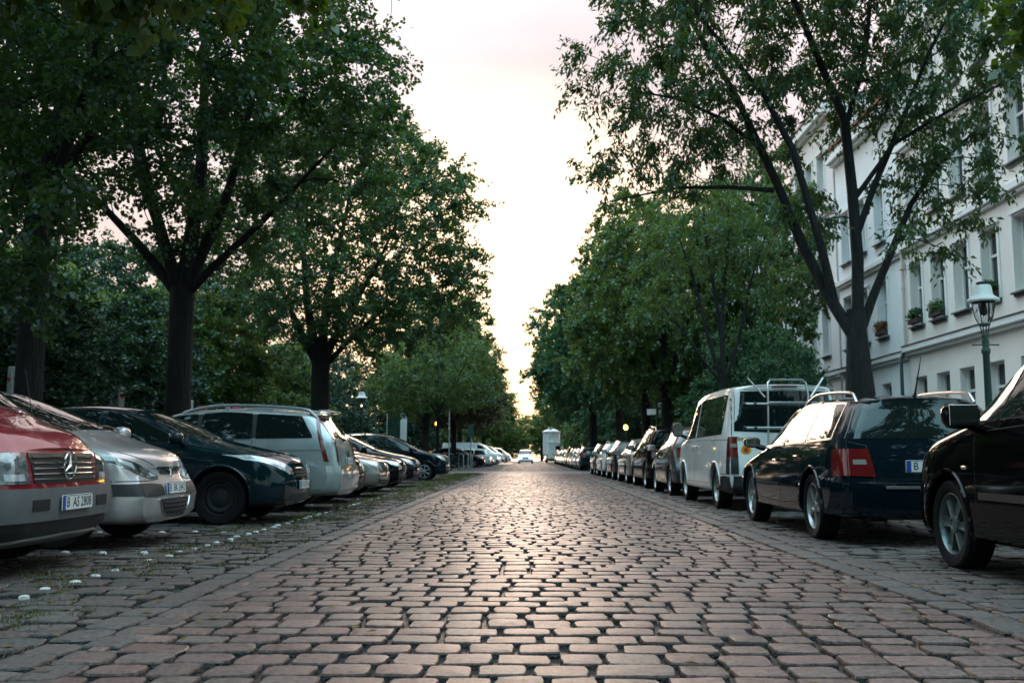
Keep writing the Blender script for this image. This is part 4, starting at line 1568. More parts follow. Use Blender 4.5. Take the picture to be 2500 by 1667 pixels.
# ---- dark blue estate by the kerb
s = wagon(zw=1.41, zr=1.465, zb=1.405, b0=.90, b1=.96, window_trim=M['alu'], arch_lip='paint', mirror=(.62, 1.0, .99), mirror_d=(.12, .2, .13), rail_mat=M['alu'])
w = s['W'] / 2
s['panels'] = std_panels(s)
s['panels'][5] = ('B', [(-.86 * w, .985), (.86 * w, .985)], [(-.64 * w, 1.36), (.64 * w, 1.36)], 'glass', 'rear_window', .004)
s['panels'][6] = ('B2', [(.60 * w, .635), (.905 * w, .645)], [(.65 * w, .89), (.895 * w, .89)], 'red_lens', 'tail_light', .010)
s['panels'][7] = ('B', [(-.96 * w, .30), (.96 * w, .30)], [(-.96 * w, .575), (.96 * w, .575)], 'paint', 'rear_bumper', .04)
s['panels'] += [('L2', [(-2.08, .64), (-2.285, .64)], [(-2.04, .885), (-2.25, .885)], 'red_lens', 'tail_light', .009),
                ('B', [(-.52 * w, .525), (.52 * w, .525)], [(-.52 * w, .55), (.52 * w, .55)], 'alu', 'bumper_strip', .055),
                ('B2', [(.68 * w, .745), (.82 * w, .745)], [(.69 * w, .79), (.82 * w, .79)], 'white_lens', 'reversing_lamp', .013)]
s['side_panels'] = [([(.80, .50), (-.20, .50)], [(.80, .545), (-.20, .545)], 'paint', 'rub_strip'), ([(-.26, .50), (-.90, .50)], [(-.26, .545), (-.92, .545)], 'paint', 'rub_strip')]
s['lines'] = [('B2', [(.62 * w, .60), (.60 * w, .58), (0, .58)], .010), ('B2', [(.62 * w, .60), (.66 * w, .92), (.86 * w, .96)], .010)]
AW, bv = make_car('parked_car', 'dark blue estate car with light roof rails and red tail lights by the kerb', 'car', (3.72, 11.60, 0), PI / 2, s, P_['inkblue'], 'cars parked along the kerb')
p, nr = shot(bv, 'B', 0, .74)
number_plate(AW, 'B  MR 6140', (p.x - .012, 0, .73), PI)
b = MB()
p, nr = shot(bv, 'T', -1.95, 0)
b.tube([(-1.95, 0, p.z - .005), (-1.98, 0, p.z + .03), (-2.16, 0, p.z + .36)], [.022, .010, .003], 8)
b.build('aerial', M['plastic'], AW)

# ---- white van with a rear cycle carrier
s = van(wb=3.1, r=.335, arch_lip='paint', mirror_mat=M['plastic'], fo=.86, ro=.98, zr=1.96, zb=1.93)
w = s['W'] / 2
s['windows'] = side_glass(s, [(1.62, .42, 1.24, .36), (.28, -1.94, .26, -1.98)], top_pad=.17, zpad=.05) 
s['doors'] = [dict(bot=[(1.06, .40), (.36, .40)], top=[(1.30, 1.08), (.36, 1.09)], handle=(.58, 1.0)), dict(bot=[(.32, .40), (-1.06, .40)], top=[(.32, 1.09), (-1.06, 1.09)], handle=(.12, 1.0))]
s['panels'] = [('F', [(-.82 * w, 1.26), (.82 * w, 1.26)], [(-.76 * w, 1.78), (.76 * w, 1.78)], 'glass', 'windscreen', .004),
               ('F', [(-.45 * w, .80), (.45 * w, .80)], [(-.50 * w, .92), (.50 * w, .92)], 'plastic', 'grille', .004),
               ('F2', [(.55 * w, .78), (.92 * w, .80)], [(.58 * w, .95), (.94 * w, 1.02)], 'lens', 'headlight', .008),
               ('F', [(-.95 * w, .32), (.95 * w, .32)], [(-.95 * w, .58), (.95 * w, .58)], 'plastic', 'bumper', .03),
               ('B', [(-.83 * w, 1.20), (0, 1.17), (.83 * w, 1.20)], [(-.775 * w, 1.80), (0, 1.82), (.775 * w, 1.80)], 'glass', 'rear_window', .005),
               ('B2', [(.79 * w, .80), (.895 * w, .80)], [(.79 * w, 1.115), (.895 * w, 1.115)], 'red_lens', 'tail_light', .012),
               ('L2', [(-2.34, .80), (-2.44, .80)], [(-2.32, 1.115), (-2.42, 1.115)], 'red_lens', 'tail_light', .010),
               ('B2', [(.79 * w, .56), (.90 * w, .56)], [(.79 * w, .795), (.895 * w, .795)], 'plastic', 'bumper_corner', .012),
               ('B2', [(.80 * w, .955), (.885 * w, .955)], [(.80 * w, 1.01), (.885 * w, 1.01)], 'white_lens', 'reversing_lamp', .017),
               ('B', [(-.96 * w, .30), (.96 * w, .30)], [(-.96 * w, .53), (.96 * w, .53)], 'plastic', 'rear_bumper', .035),
               ('L2', [(-2.33, .56), (-2.44, .56)], [(-2.34, .795), (-2.44, .795)], 'plastic', 'bumper_corner', .011),
               ('L2', [(-1.98, .34), (-2.42, .34)], [(-1.98, .52), (-2.43, .52)], 'plastic', 'bumper_corner', .015),
               ('B', [(-.20 * w, 1.865), (.20 * w, 1.865)], [(-.20 * w, 1.885), (.20 * w, 1.885)], 'red_lens', 'brake_lamp', .012)]
s['seams'] = [[(-1.10, 1.08), (-2.44, 1.07)], [(.46, .56), (-1.02, .57)], [(-1.95, .555), (-2.40, .56)]]
s['lines'] = [('B', [(-.85 * w, .60), (-.87 * w, 1.1), (-.80 * w, 1.83), (.80 * w, 1.83), (.87 * w, 1.1), (.85 * w, .60)], .010)]
WV, bv = make_car('parked_van', 'white van with bike rack on its tailgate behind the dark blue estate', 'van', (3.89, 17.52, 0), PI / 2, s, P_['white'], 'cars parked along the kerb')
b = MB()           # sun sticker: yellow disc, red sun with rays, and a pale strip of writing above
p, nr = shot(bv, 'B', .66 * w, .92)
T = Matrix(((0, 0, -1, p.x - .012), (-1, 0, 0, .66 * w), (0, 1, 0, .92), (0, 0, 0, 1)))
b.lathe([(.075, 0), (.075, .003), (.001, .003)], 28, T, 0)
b.lathe([(.034, .003), (.034, .006), (.001, .006)], 20, T, 1)
for k in range(12):
    a = k * PI / 6
    b.add([(.038 * math.cos(a - .16), .038 * math.sin(a - .16), .005), (.038 * math.cos(a + .16), .038 * math.sin(a + .16), .005), (.058 * math.cos(a), .058 * math.sin(a), .005)], [(0, 1, 2)], T, 1)
b.build('sun_sticker', [M['yellow'], M['red']], WV, smooth=False)
b = MB()
p, nr = shot(bv, 'B', .64 * w, 1.085)
b.box((p.x - .006, .64 * w, 1.085), (.006, .27, .035))
b.build('strip_sticker', mat('faded_yellow', (0.36, 0.40, 0.12), 0.5), WV)
# cycle carrier
rk = MB()
p, nr = shot(bv, 'B', 0, 1.2)
x0 = p.x - .10
a0 = [(x0 + .02, .30, .98), (x0 + .0, .30, 1.30), (x0 - .03, .30, 1.74), (x0 + .02, .285, 1.92), (x0 + .03, .24, 1.965), (x0 + .03, -.24, 1.965), (x0 + .02, -.285, 1.92), (x0 - .03, -.30, 1.74), (x0 + .0, -.30, 1.30), (x0 + .02, -.30, .98)]
rk.tube(a0, .016, 8)
for y in (.62, -.62):
    rk.tube([(x0 + .10, y * .92, 2.0), (x0 - .02, y * .55, 1.70)], .014, 8)
rk.tube([(x0 - .05, .68, 1.60), (x0 - .05, -.68, 1.60)], .02, 8)
rk.tube([(x0 - .07, .30, 1.62), (x0 - .07, -.62, 1.62), (x0 - .07, -.66, 1.58)], .016, 8)
rk.tube([(x0 - .04, .64, 1.245), (x0 - .04, -.64, 1.245)], .02, 8)
rack = rk.build('bike_rack', M['alu'], WV)
for y in (.66, .50, -.50, -.66):
    for z in (1.60, 1.245):
        rk = MB()
        rk.tube([(x0 - .05, y - .02, z), (x0 - .05, y + .02, z)], .03, 10)
        rk.build('rack_clamp', M['plastic'], rack)

# ------------------------------------------------------------------ trees
M['bark'] = bark_mat('bark_dark', (0.010, 0.0092, 0.009))
M['bark_ash'] = bark_mat('bark_ash', (0.015, 0.0142, 0.014))
LEAF = dict(
    maple=leaf_mat('leaf_maple', (0.020, 0.058, 0.028), (0.054, 0.110, 0.030), 0.42),
    bright=leaf_mat('leaf_bright', (0.045, 0.095, 0.020), (0.075, 0.125, 0.022), 0.40),
    ash=leaf_mat('leaf_ash', (0.028, 0.070, 0.033), (0.058, 0.105, 0.032), 0.42),
    mid=leaf_mat('leaf_mid', (0.040, 0.095, 0.036), (0.085, 0.130, 0.034), 0.42),
    cool=leaf_mat('leaf_cool', (0.026, 0.080, 0.048), (0.050, 0.112, 0.050), 0.40),
    shade=leaf_mat('leaf_shaded', (0.013, 0.040, 0.026), (0.026, 0.062, 0.030), 0.34),  # darkened copy of the cool leaf, park shade painted into the green
    rust=leaf_mat('leaf_rust', (0.038, 0.040, 0.020), (0.075, 0.058, 0.024), 0.32),
)


def unit(v):
    return v / (np.linalg.norm(v, axis=-1, keepdims=True) + 1e-9)


def clump_centres(rng, ells, n, sep, shell=0.35):
    """points spread through a union of ellipsoids, kept apart from each other"""
    vol = np.array([np.prod(e_[1]) for e_ in ells]) ** 0.8
    pr = vol / vol.sum()
    out = []
    tries = 0
    while len(out) < n and tries < n * 40:
        tries += 1
        c, r = ells[rng.choice(len(ells), p=pr)]
        d = unit(rng.normal(size=3))
        q = rng.random() ** (1 / 3 * (1 - shell) + 0.02)
        p = np.array(c) + d * np.array(r) * q
        if out and np.min(np.linalg.norm(np.array(out) - p, axis=1)) < sep:
            continue
        out.append(p)
    return np.array(out)


def grow(rng, limbs, centres, tip=0.012, bend=0.25):
    """limbs: list of [(x,y,z,r), ...] drawn by hand; every clump is tied to the nearest wood by a curved branch"""
    polys = [np.array(l, float) for l in limbs]
    nodes, rad, dirs = [], [], []
    for l in polys:
        for a, b in zip(l[:-1], l[1:]):
            k = max(2, int(np.linalg.norm(b[:3] - a[:3]) / 0.3))
            for t in np.linspace(0, 1, k, endpoint=False):
                q = a * (1 - t) + b * t
                nodes.append(q[:3])
                rad.append(q[3])
                dirs.append(unit(b[:3] - a[:3]))
    order = np.argsort([np.min(np.linalg.norm(np.array(nodes) - c, axis=1)) for c in centres])
    ndir = np.zeros((len(centres), 3))
    for i in order:
        c = centres[i]
        N = np.array(nodes)
        dv = c - N
        dist = np.linalg.norm(dv, axis=1)
        D = np.array(dirs)
        cosang = (dv * D).sum(1) / (dist + 1e-6)
        cost = dist * (1.35 - 0.5 * cosang) + 0.5 * (dv[:, 2] < 0) * np.abs(dv[:, 2]) + 0.25 * (np.array(rad) < 0.012)
        j = int(np.argmin(cost))
        p0, r0, d0 = N[j], rad[j], D[j]
        L = dist[j]
        r1 = min(r0 * 0.72, 0.010 + 0.013 * L)
        mid = p0 + d0 * L * 0.35 + np.array([0, 0, 1]) * L * bend * 0.4 + rng.normal(0, 0.06, 3) * L
        n = max(3, int(L / 0.35))
        pts = []
        for t in np.linspace(0, 1, n + 1):
            pts.append((1 - t) ** 2 * p0 + 2 * t * (1 - t) * mid + t * t * c + rng.normal(0, 0.02, 3) * (0 < t < 1) * min(1, L))
        pts = np.array(pts)
        rr = r1 + (tip - r1) * np.linspace(0, 1, n + 1)
        polys.append(np.c_[pts, np.maximum(rr, tip * .7)])
        for k in range(1, n + 1):
            nodes.append(pts[k])
            rad.append(rr[k])
            dirs.append(unit(pts[k] - pts[k - 1]))
        ndir[i] = unit(pts[-1] - pts[-2])
    return polys, ndir


def wood_mesh(polys, name, m, flare=None):
    b = MB()
    for i, l in enumerate(polys):
        r = l[:, 3]
        n = 12 if r[0] > 0.12 else (7 if r[0] > 0.04 else (5 if r[0] > 0.018 else 3))
        b.tube([tuple(q[:3]) for q in l], list(r), n, cap=r[0] > 0.03)
    return b.build(name, m)


def leaves(rng, cen, ndir, per, rc, size, aspect=0.8, droop=0.35, twigs=8, flat=0.75, jit=0.05, fold=0.25, crossed=0.0):
    nc = len(cen)
    tw = unit(rng.normal(size=(nc, twigs, 3)) * np.array([1, 1, flat]) + ndir[:, None] * 0.55)
    ln = rc * rng.uniform(0.55, 1.15, (nc, twigs))
    k = max(1, per // twigs)
    t = rng.uniform(0.1, 1.0, (nc, twigs, k))
    P = cen[:, None, None] + tw[:, :, None] * (ln[:, :, None] * t)[..., None]
    P[..., 2] -= droop * 0.5 * rc * t ** 2
    P = P + rng.normal(0, jit, P.shape)
    tdir = np.broadcast_to(tw[:, :, None], P.shape)
    P = P.reshape(-1, 3)
    n = len(P)
    D = unit(tdir.reshape(-1, 3) * 0.5 + rng.normal(0, 0.6, (n, 3)) + np.array([0, 0, -droop]))
    up = unit(rng.normal(0, 0.55, (n, 3)) + np.array([0, 0, 0.9]))
    S = unit(np.cross(D, up))
    U = np.cross(S, D)
    l = size * rng.uniform(0.65, 1.3, n)[:, None]
    w = l * aspect * 0.5
    mid = P + D * l * 0.45
    V = np.stack([P, mid + S * w + U * w * fold, P + D * l, mid - S * w + U * w * fold], 1)
    F = np.arange(n * 4).reshape(-1, 4)
    return V.reshape(-1, 3), F


def crown_mesh(name, rng, cen, ndir, m, **k):
    V, F = leaves(rng, cen, ndir, **k)
    return np_mesh(name, V, F, m)


def twist(rng, p0, p1, r0, r1, n=6, wob=0.12):
    p0, p1 = np.array(p0, float), np.array(p1, float)
    L = np.linalg.norm(p1 - p0)
    out = []
    ph = rng.uniform(0, 6, 2)
    for i, t in enumerate(np.linspace(0, 1, n)):
        q = p0 * (1 - t) + p1 * t
        env = math.sin(PI * t)
        q = q + np.array([math.sin(t * 4 + ph[0]), math.sin(t * 3.3 + ph[1]), 0]) * wob * env * L * 0.2
        out.append((*q, r0 + (r1 - r0) * t ** 0.85))
    return out


def trunk_base(x, r, h, lean=(0, 0)):
    return [(0, 0, -.1, r * 1.55), (0, 0, .10, r * 1.28), (lean[0] * .1, lean[1] * .1, .45, r * 1.06), (lean[0] * .45, lean[1] * .45, h * .5, r * .96), (lean[0], lean[1], h, r * .93)]


def street_tree(seed, fork, r, limb_ends, ells, n, sep, lm, per, rc, size, bark='bark', lean=(0, 0), **k):
    rng = np.random.default_rng(seed)
    limbs = [trunk_base(0, r, fork, lean)]
    f = (lean[0], lean[1], fork)
    for (ex, ey, ez, rr) in limb_ends:
        limbs.append(twist(rng, (f[0], f[1], fork - .25), (ex, ey, ez), rr * r, 0.028, 7))
    cen = clump_centres(rng, ells, n, sep)
    polys, nd = grow(rng, limbs, cen)
    wood = wood_mesh(polys, 'trunk', M[bark])
    cr_ = link('crown', crown_mesh('crown', rng, cen, nd, LEAF[lm], per=per, rc=rc, size=size, **k))
    return wood, cr_


def plant(name, label, cat, loc, wood, crown, group, rz=0.0, sc=1.0, first=True, lm=None):
    t = thing(name, label, cat, loc, rz, group)
    for o in (wood, crown):
        c = o
        if o.parent is not None:
            c = o.copy()
            COL.objects.link(c)
        c.parent = t
        if lm and c.name.startswith('crown'):
            c.material_slots[0].link = 'OBJECT'
            c.material_slots[0].material = LEAF[lm]
    t.scale = (sc, sc, sc) if not hasattr(sc, '__len__') else sc
    return t


GP = 'trees along the park side'
# the big maple behind the parked cars
wd, cr_ = street_tree(11, 4.5, .28, [(-3.6, .5, 8.2, .50), (-1.6, -1.2, 11.0, .55), (.3, .4, 13.5, .72), (1.9, .6, 11.2, .55), (3.4, -.4, 7.6, .42), (-2.2, 1.8, 9.5, .45)],
                      [((-.1, 0, 10.6), (4.9, 4.8, 5.6)), ((2.6, -.5, 8.4), (2.3, 2.4, 2.6)), ((-3.4, 0, 8.2), (2.6, 2.6, 2.8))], 370, .62, 'maple', 270, .82, .105, droop=.4)
plant('maple_tree', 'large dark maple with forking trunk rising behind the blue black hatchback', 'tree', (-7.6, 21.5, .0), wd, cr_, GP)
wd, cr_ = street_tree(12, 5.2, .23, [(-2.4, .6, 10.5, .6), (.5, .4, 13.0, .8), (2.2, -.8, 10.2, .5), (1.4, 1.6, 9.0, .5)],
                      [((.2, 0, 11.0), (5.0, 4.8, 5.2)), ((1.6, -1.6, 7.8), (2.8, 2.6, 2.0)), ((-2.5, .5, 7.4), (2.8, 2.6, 2.8)), ((.2, -.4, 6.8), (1.8, 2.0, 1.2)), ((-1.8, .2, 5.2), (2.3, 2.2, 1.0)), ((.2, -2.0, 4.6), (1.8, 1.4, 1.6))], 380, .62, 'maple', 290, .84, .105, droop=.4)
plant('maple_tree', 'dark maple with straight black trunk standing behind the silver hatchback', 'tree', (-8.3, 16.4, .0), wd, cr_, GP)
wd, cr_ = street_tree(13, 3.6, .30, [(2.0, .6, 6.6, .6), (3.2, 2.2, 6.6, .45), (-1, 0, 9.5, .7), (1.5, -1.5, 9.0, .5)],
                      [((.6, .5, 8.6), (4.4, 4.2, 3.4)), ((3.4, 2.2, 6.5), (1.7, 1.9, 1.25)), ((2.8, 3.6, 7.8), (2.0, 2.0, 1.6))], 230, .58, 'bright', 280, .75, .15, droop=.55, aspect=.85)
plant('maple_tree', 'bright green maple whose low boughs hang above the red van', 'tree', (-7.2, 7.2, .0), wd, cr_, GP)
wd, cr_ = street_tree(14, 4.2, .35, [(-2.6, .3, 8.6, .5), (-1.2, -.6, 11.0, .62), (.9, .5, 11.6, .62), (2.8, -.2, 9.6, .5), (3.0, .8, 7.0, .36)],
                      [((.4, 0, 9.4), (5.2, 5.0, 4.7)), ((3.6, -.4, 10.2), (2.2, 2.2, 1.7)), ((3.9, 0, 7.2), (2.1, 2.2, 1.6)), ((2.0, -.5, 5.9), (3.0, 2.6, 1.3))], 360, .64, 'maple', 310, .90, .112, droop=.4)
plant('maple_tree', 'broad dark maple with two leaning stems behind the pale blue estate car', 'tree', (-7.5, 35.8, .0), wd, cr_, GP)
# young feathery tree on the corner
wd, cr_ = street_tree(15, 3.0, .085, [(-1.5, .2, 5.2, .6), (.1, .1, 6.6, .8), (1.4, -.2, 5.4, .55)],
                      [((0, 0, 5.1), (2.9, 2.7, 1.7)), ((-1.7, 0, 3.9), (1.6, 1.6, 1.1)), ((1.5, 0, 4.2), (1.6, 1.5, 1.3))], 120, .48, 'mid', 220, .65, .13, bark='bark_ash', droop=.5, aspect=.45)
plant('young_tree', 'young feathery light green tree with thin pale trunk at the street corner', 'tree', (-4.25, 46.9, .0), wd, cr_, GP)

# the ash that leans over the parked cars on the house side: its stems follow the photo
rng = np.random.default_rng(21)
limbs = [[(0, 0, -.1, .40), (0, 0, .15, .33), (.01, 0, .8, .285), (.0, 0, 1.8, .265), (-.02, 0, 2.9, .27), (-.02, 0, 3.3, .25)],
         # middle stem, straight up and then splitting
         [(0, 0, 3.0, .17), (.06, .05, 4.2, .165), (.03, .1, 5.4, .15), (-.02, .2, 6.7, .135), (-.45, .25, 7.9, .10), (-.95, .3, 9.4, .07), (-1.2, .3, 11.0, .04)],
         [(.0, .2, 6.6, .085), (.35, .1, 7.8, .07), (.5, 0, 9.2, .055), (.45, 0, 11.0, .03)],
         # left stem sweeping out over the street
         [(-.08, 0, 2.85, .18), (-.45, .1, 3.55, .165), (-.85, .2, 4.5, .15), (-1.20, .25, 5.5, .13), (-1.52, .3, 6.3, .115), (-1.9, .3, 7.2, .09), (-2.5, .2, 8.2, .07), (-3.1, .1, 9.3, .045), (-3.5, 0, 10.4, .025)],
         [(-.35, .1, 3.4, .14), (-.62, -.2, 4.3, .12), (-.88, -.3, 5.2, .105), (-1.10, -.35, 6.0, .10), (-1.55, -.4, 6.9, .08), (-2.2, -.5, 7.7, .06), (-3.0, -.6, 8.7, .035)],
         [(-1.28, .25, 5.45, .075), (-2.0, .3, 5.52, .06), (-2.9, .4, 5.55, .045), (-3.7, .5, 5.42, .026), (-4.2, .5, 5.3, .013)],
         [(-1.5, .3, 6.25, .07), (-2.2, .1, 6.7, .055), (-3.0, -.1, 7.0, .04), (-3.8, -.2, 7.1, .02)],
         # right stem
         [(.05, 0, 2.95, .14), (.30, .05, 3.55, .125), (.62, 0, 4.3, .105), (.95, -.1, 5.1, .08), (1.35, -.2, 5.7, .055), (2.0, -.3, 6.3, .03)],
         [(.06, .05, 4.6, .10), (.42, .1, 5.5, .09), (.95, .2, 6.6, .075), (1.5, .2, 7.9, .055), (2.2, .2, 9.2, .03)],
         [(.1, .1, 5.3, .075), (.75, 0, 6.2, .06), (1.8, -.3, 6.8, .04), (2.7, -.5, 7.2, .02)]]
ells = [((-2.4, 0, 9.8), (2.0, 2.4, 2.0)), ((-3.4, 0, 7.6), (1.35, 1.8, 1.2)), ((-3.3, .4, 5.9), (1.3, 1.0, .6)), ((-2.3, .3, 6.6), (1.3, 1.2, .7)), ((-.6, .3, 10.2), (2.6, 2.6, 2.6)), ((1.6, -.1, 9.0), (2.1, 2.3, 2.4)),
        ((2.0, -.3, 6.9), (1.3, 1.5, 1.3)), ((1.35, -.2, 5.2), (1.25, 1.2, .9)), ((-1.6, .2, 7.4), (1.1, 1.3, .9)), ((.4, .3, 7.3), (1.0, 1.2, .8)), ((-.9, .4, 5.4), (.7, 1.0, .8))]
cen = clump_centres(rng, ells, 340, .46, shell=.1)
limbs = [[(x, y, z, r * (.93 if z < 2.6 else .62)) for x, y, z, r in l] for l in limbs]
polys, nd = grow(rng, limbs, cen, tip=.008)
wd = wood_mesh(polys, 'trunk', M['bark_ash'])
cr_ = link('crown', crown_mesh('crown', rng, cen, nd, LEAF['ash'], per=260, rc=.55, size=.115, aspect=.38, droop=.85, twigs=7, jit=.05))
plant('ash_tree', 'tall ash with several dark stems forking low behind the dark blue estate car', 'tree', (5.6, 16.85, .0), wd, cr_, 'trees along the house side')
# bough of another tree that hangs into the top corner
wd, cr_ = street_tree(22, 3.8, .22, [(-.6, .8, 6.5, .6), (.4, .6, 8.0, .7), (-.2, 1.2, 5.6, .4)],
                      [((-.1, .6, 7.0), (2.0, 2.0, 1.9)), ((-.5, 1.2, 5.5), (1.2, 1.2, .8))], 80, .5, 'bright', 200, .65, .14, droop=.5)
plant('maple_tree', 'yellow green tree whose leaves hang before the cream facade beside the black car', 'tree', (7.4, 9.9, .0), wd, cr_, 'trees along the house side')
# light sparse tree in front of the pale houses
wd, cr_ = street_tree(23, 3.2, .13, [(-1.2, .2, 7.4, .6), (-.5, 0, 8.6, .6), (.3, .2, 9.0, .7), (1.4, 0, 7.6, .5), (-1.8, .3, 5.4, .4)],
                      [((-.9, 0, 7.6), (1.7, 1.7, 1.5)), ((.7, .2, 8.1), (1.6, 1.6, 1.4)), ((-1.7, .2, 5.8), (1.3, 1.3, .9)), ((1.4, 0, 6.2), (1.2, 1.3, .8))], 95, .5, 'mid', 190, .62, .12, bark='bark_ash', droop=.6, aspect=.42)
plant('young_tree', 'light green sparse tree with thin crooked stems before the pale houses', 'tree', (5.9, 30.0, .0), wd, cr_, 'trees along the house side')

# three kinds of street tree for the rows farther off
FAR = []
for seed, lm, rz_ in ((31, 'mid', 5.0), (32, 'cool', 5.2), (33, 'rust', 4.8)):
    wd, cr_ = street_tree(seed, 3.4, .24, [(-2.0, .2, 8.0, .5), (.2, .5, 10.5, .7), (2.0, -.3, 8.5, .5)],
                          [((0, 0, 7.8), (4.1, 4.0, 4.3)), ((-2.2, .6, 6.0), (2.2, 2.2, 2.0)), ((2.1, -.6, 9.4), (2.0, 2.0, 2.0)), ((1.4, 1.2, 5.6), (2.6, 2.2, 1.8))], 210, .64, lm, 300, .85, .15, droop=.4)
    FAR.append((wd, cr_))
far_spots = [
    # x, y, kind, turn, scale, leaf, label
    (5.4, 39.0, 0, 0.4, (.86, .86, .98), 'mid', 'mid green bushy tree behind the silver hatchback in the kerb row', 1),
    (5.6, 47.6, 1, 2.0, (.92, .9, 1.04), 'mid', 'tall warm edged tree at the corner of the side street on the house side', 1),
    (8.9, 37.5, 2, 1.4, (.62, .62, 1.06), 'mid', 'tall narrow tree that screens the pale corner house', 1),
    (5.6, 61.0, 1, 4.0, (1.10, 1.1, 1.06), 'cool', 'dark bluish green tree just past the side street on the house side', 1),
    (4.9, 75.0, 0, 1.0, (1.25, 1.2, 1.18), 'cool', 'large dark tree reaching out over the street before the white site tower', 1),
    (5.6, 96.0, 1, 3.0, (1.2, 1.2, 1.15), 'cool', 'dark tree beside the distant row of kerb side cars', 1),
    (6.0, 122.0, 0, 5.0, (1.25, 1.25, 1.1), 'mid', 'hazy green tree standing over the white site tower', 1),
    (6.5, 150.0, 1, 2.2, (1.3, 1.3, 1.1), 'mid', 'distant hazy tree beyond the white site tower', 1),
    (-6.2, 60.5, 2, 0.2, (1.0, 1.0, .93), 'mid', 'feathery green tree behind the parked bicycles', 0),
    (-5.3, 71.0, 1, 2.6, (.9, .9, .86), 'rust', 'brownish backlit tree over the blue hatchback', 0),
    (-5.9, 86.0, 2, 4.4, (1.0, 1.0, .85), 'rust', 'rusty tinged tree over the tall white van', 0),
    (-6.2, 104.0, 0, 1.7, (1.05, 1.05, .9), 'mid', 'dark green tree beyond the tall white van', 0),
    (-5.6, 126.0, 1, 0.9, (1.1, 1.1, .85), 'mid', 'distant green tree at the left end of the vista', 0),
    (-3.6, 160.0, 0, 2.9, (1.0, 1.0, .60), 'bright', 'low yellow green tree closing the vista beyond the oncoming car', 0),
    (2.6, 190.0, 2, 3.6, (1.2, 1.2, .75), 'mid', 'far tree closing the street beside the oncoming car', 1),
    (-7.5, 200.0, 1, 0.5, (1.3, 1.3, .95), 'cool', 'far dark tree at the end of the park side', 0),
    (9.0, 185.0, 0, 1.5, (1.3, 1.3, 1.1), 'cool', 'far dark tree at the end of the house side', 1),
]
# the street goes on behind the camera: these trees show as reflections in the cars
far_spots += [
    (6.4, -2.5, 0, 1.1, (1.3, 1.2, 1.35), 'mid', 'first kerb tree behind the camera on the house side', 1),
    (6.0, -15.0, 1, 2.1, (1.1, 1.1, 1.1), 'cool', 'second kerb tree behind the camera on the house side', 1),
    (6.0, -27.0, 2, 3.1, (1.2, 1.2, 1.2), 'cool', 'third kerb tree behind the camera on the house side', 1),
    (5.0, -44.0, 0, 3.6, (1.5, 1.5, 1.3), 'cool', 'fourth kerb tree behind the camera on the house side', 1),
    (-7.0, -3.5, 1, 4.1, (1.3, 1.2, 1.3), 'mid', 'first park side tree behind the camera', 0),
    (-7.8, -16.0, 0, 5.1, (1.2, 1.2, 1.1), 'cool', 'second park side tree behind the camera', 0),
    (-7.4, -28.0, 1, 0.6, (1.2, 1.2, 1.2), 'cool', 'third park side tree behind the camera', 0),
    (-6.0, -44.0, 2, 1.6, (1.5, 1.5, 1.3), 'cool', 'fourth park side tree behind the camera', 0),
]
for (x, y, k, a, sc, lm, lab, rt) in far_spots:
    plant('street_tree', lab, 'tree', (x, y, 0), FAR[k][0], FAR[k][1], 'trees along the house side' if rt else GP, a, sc, lm=lm)
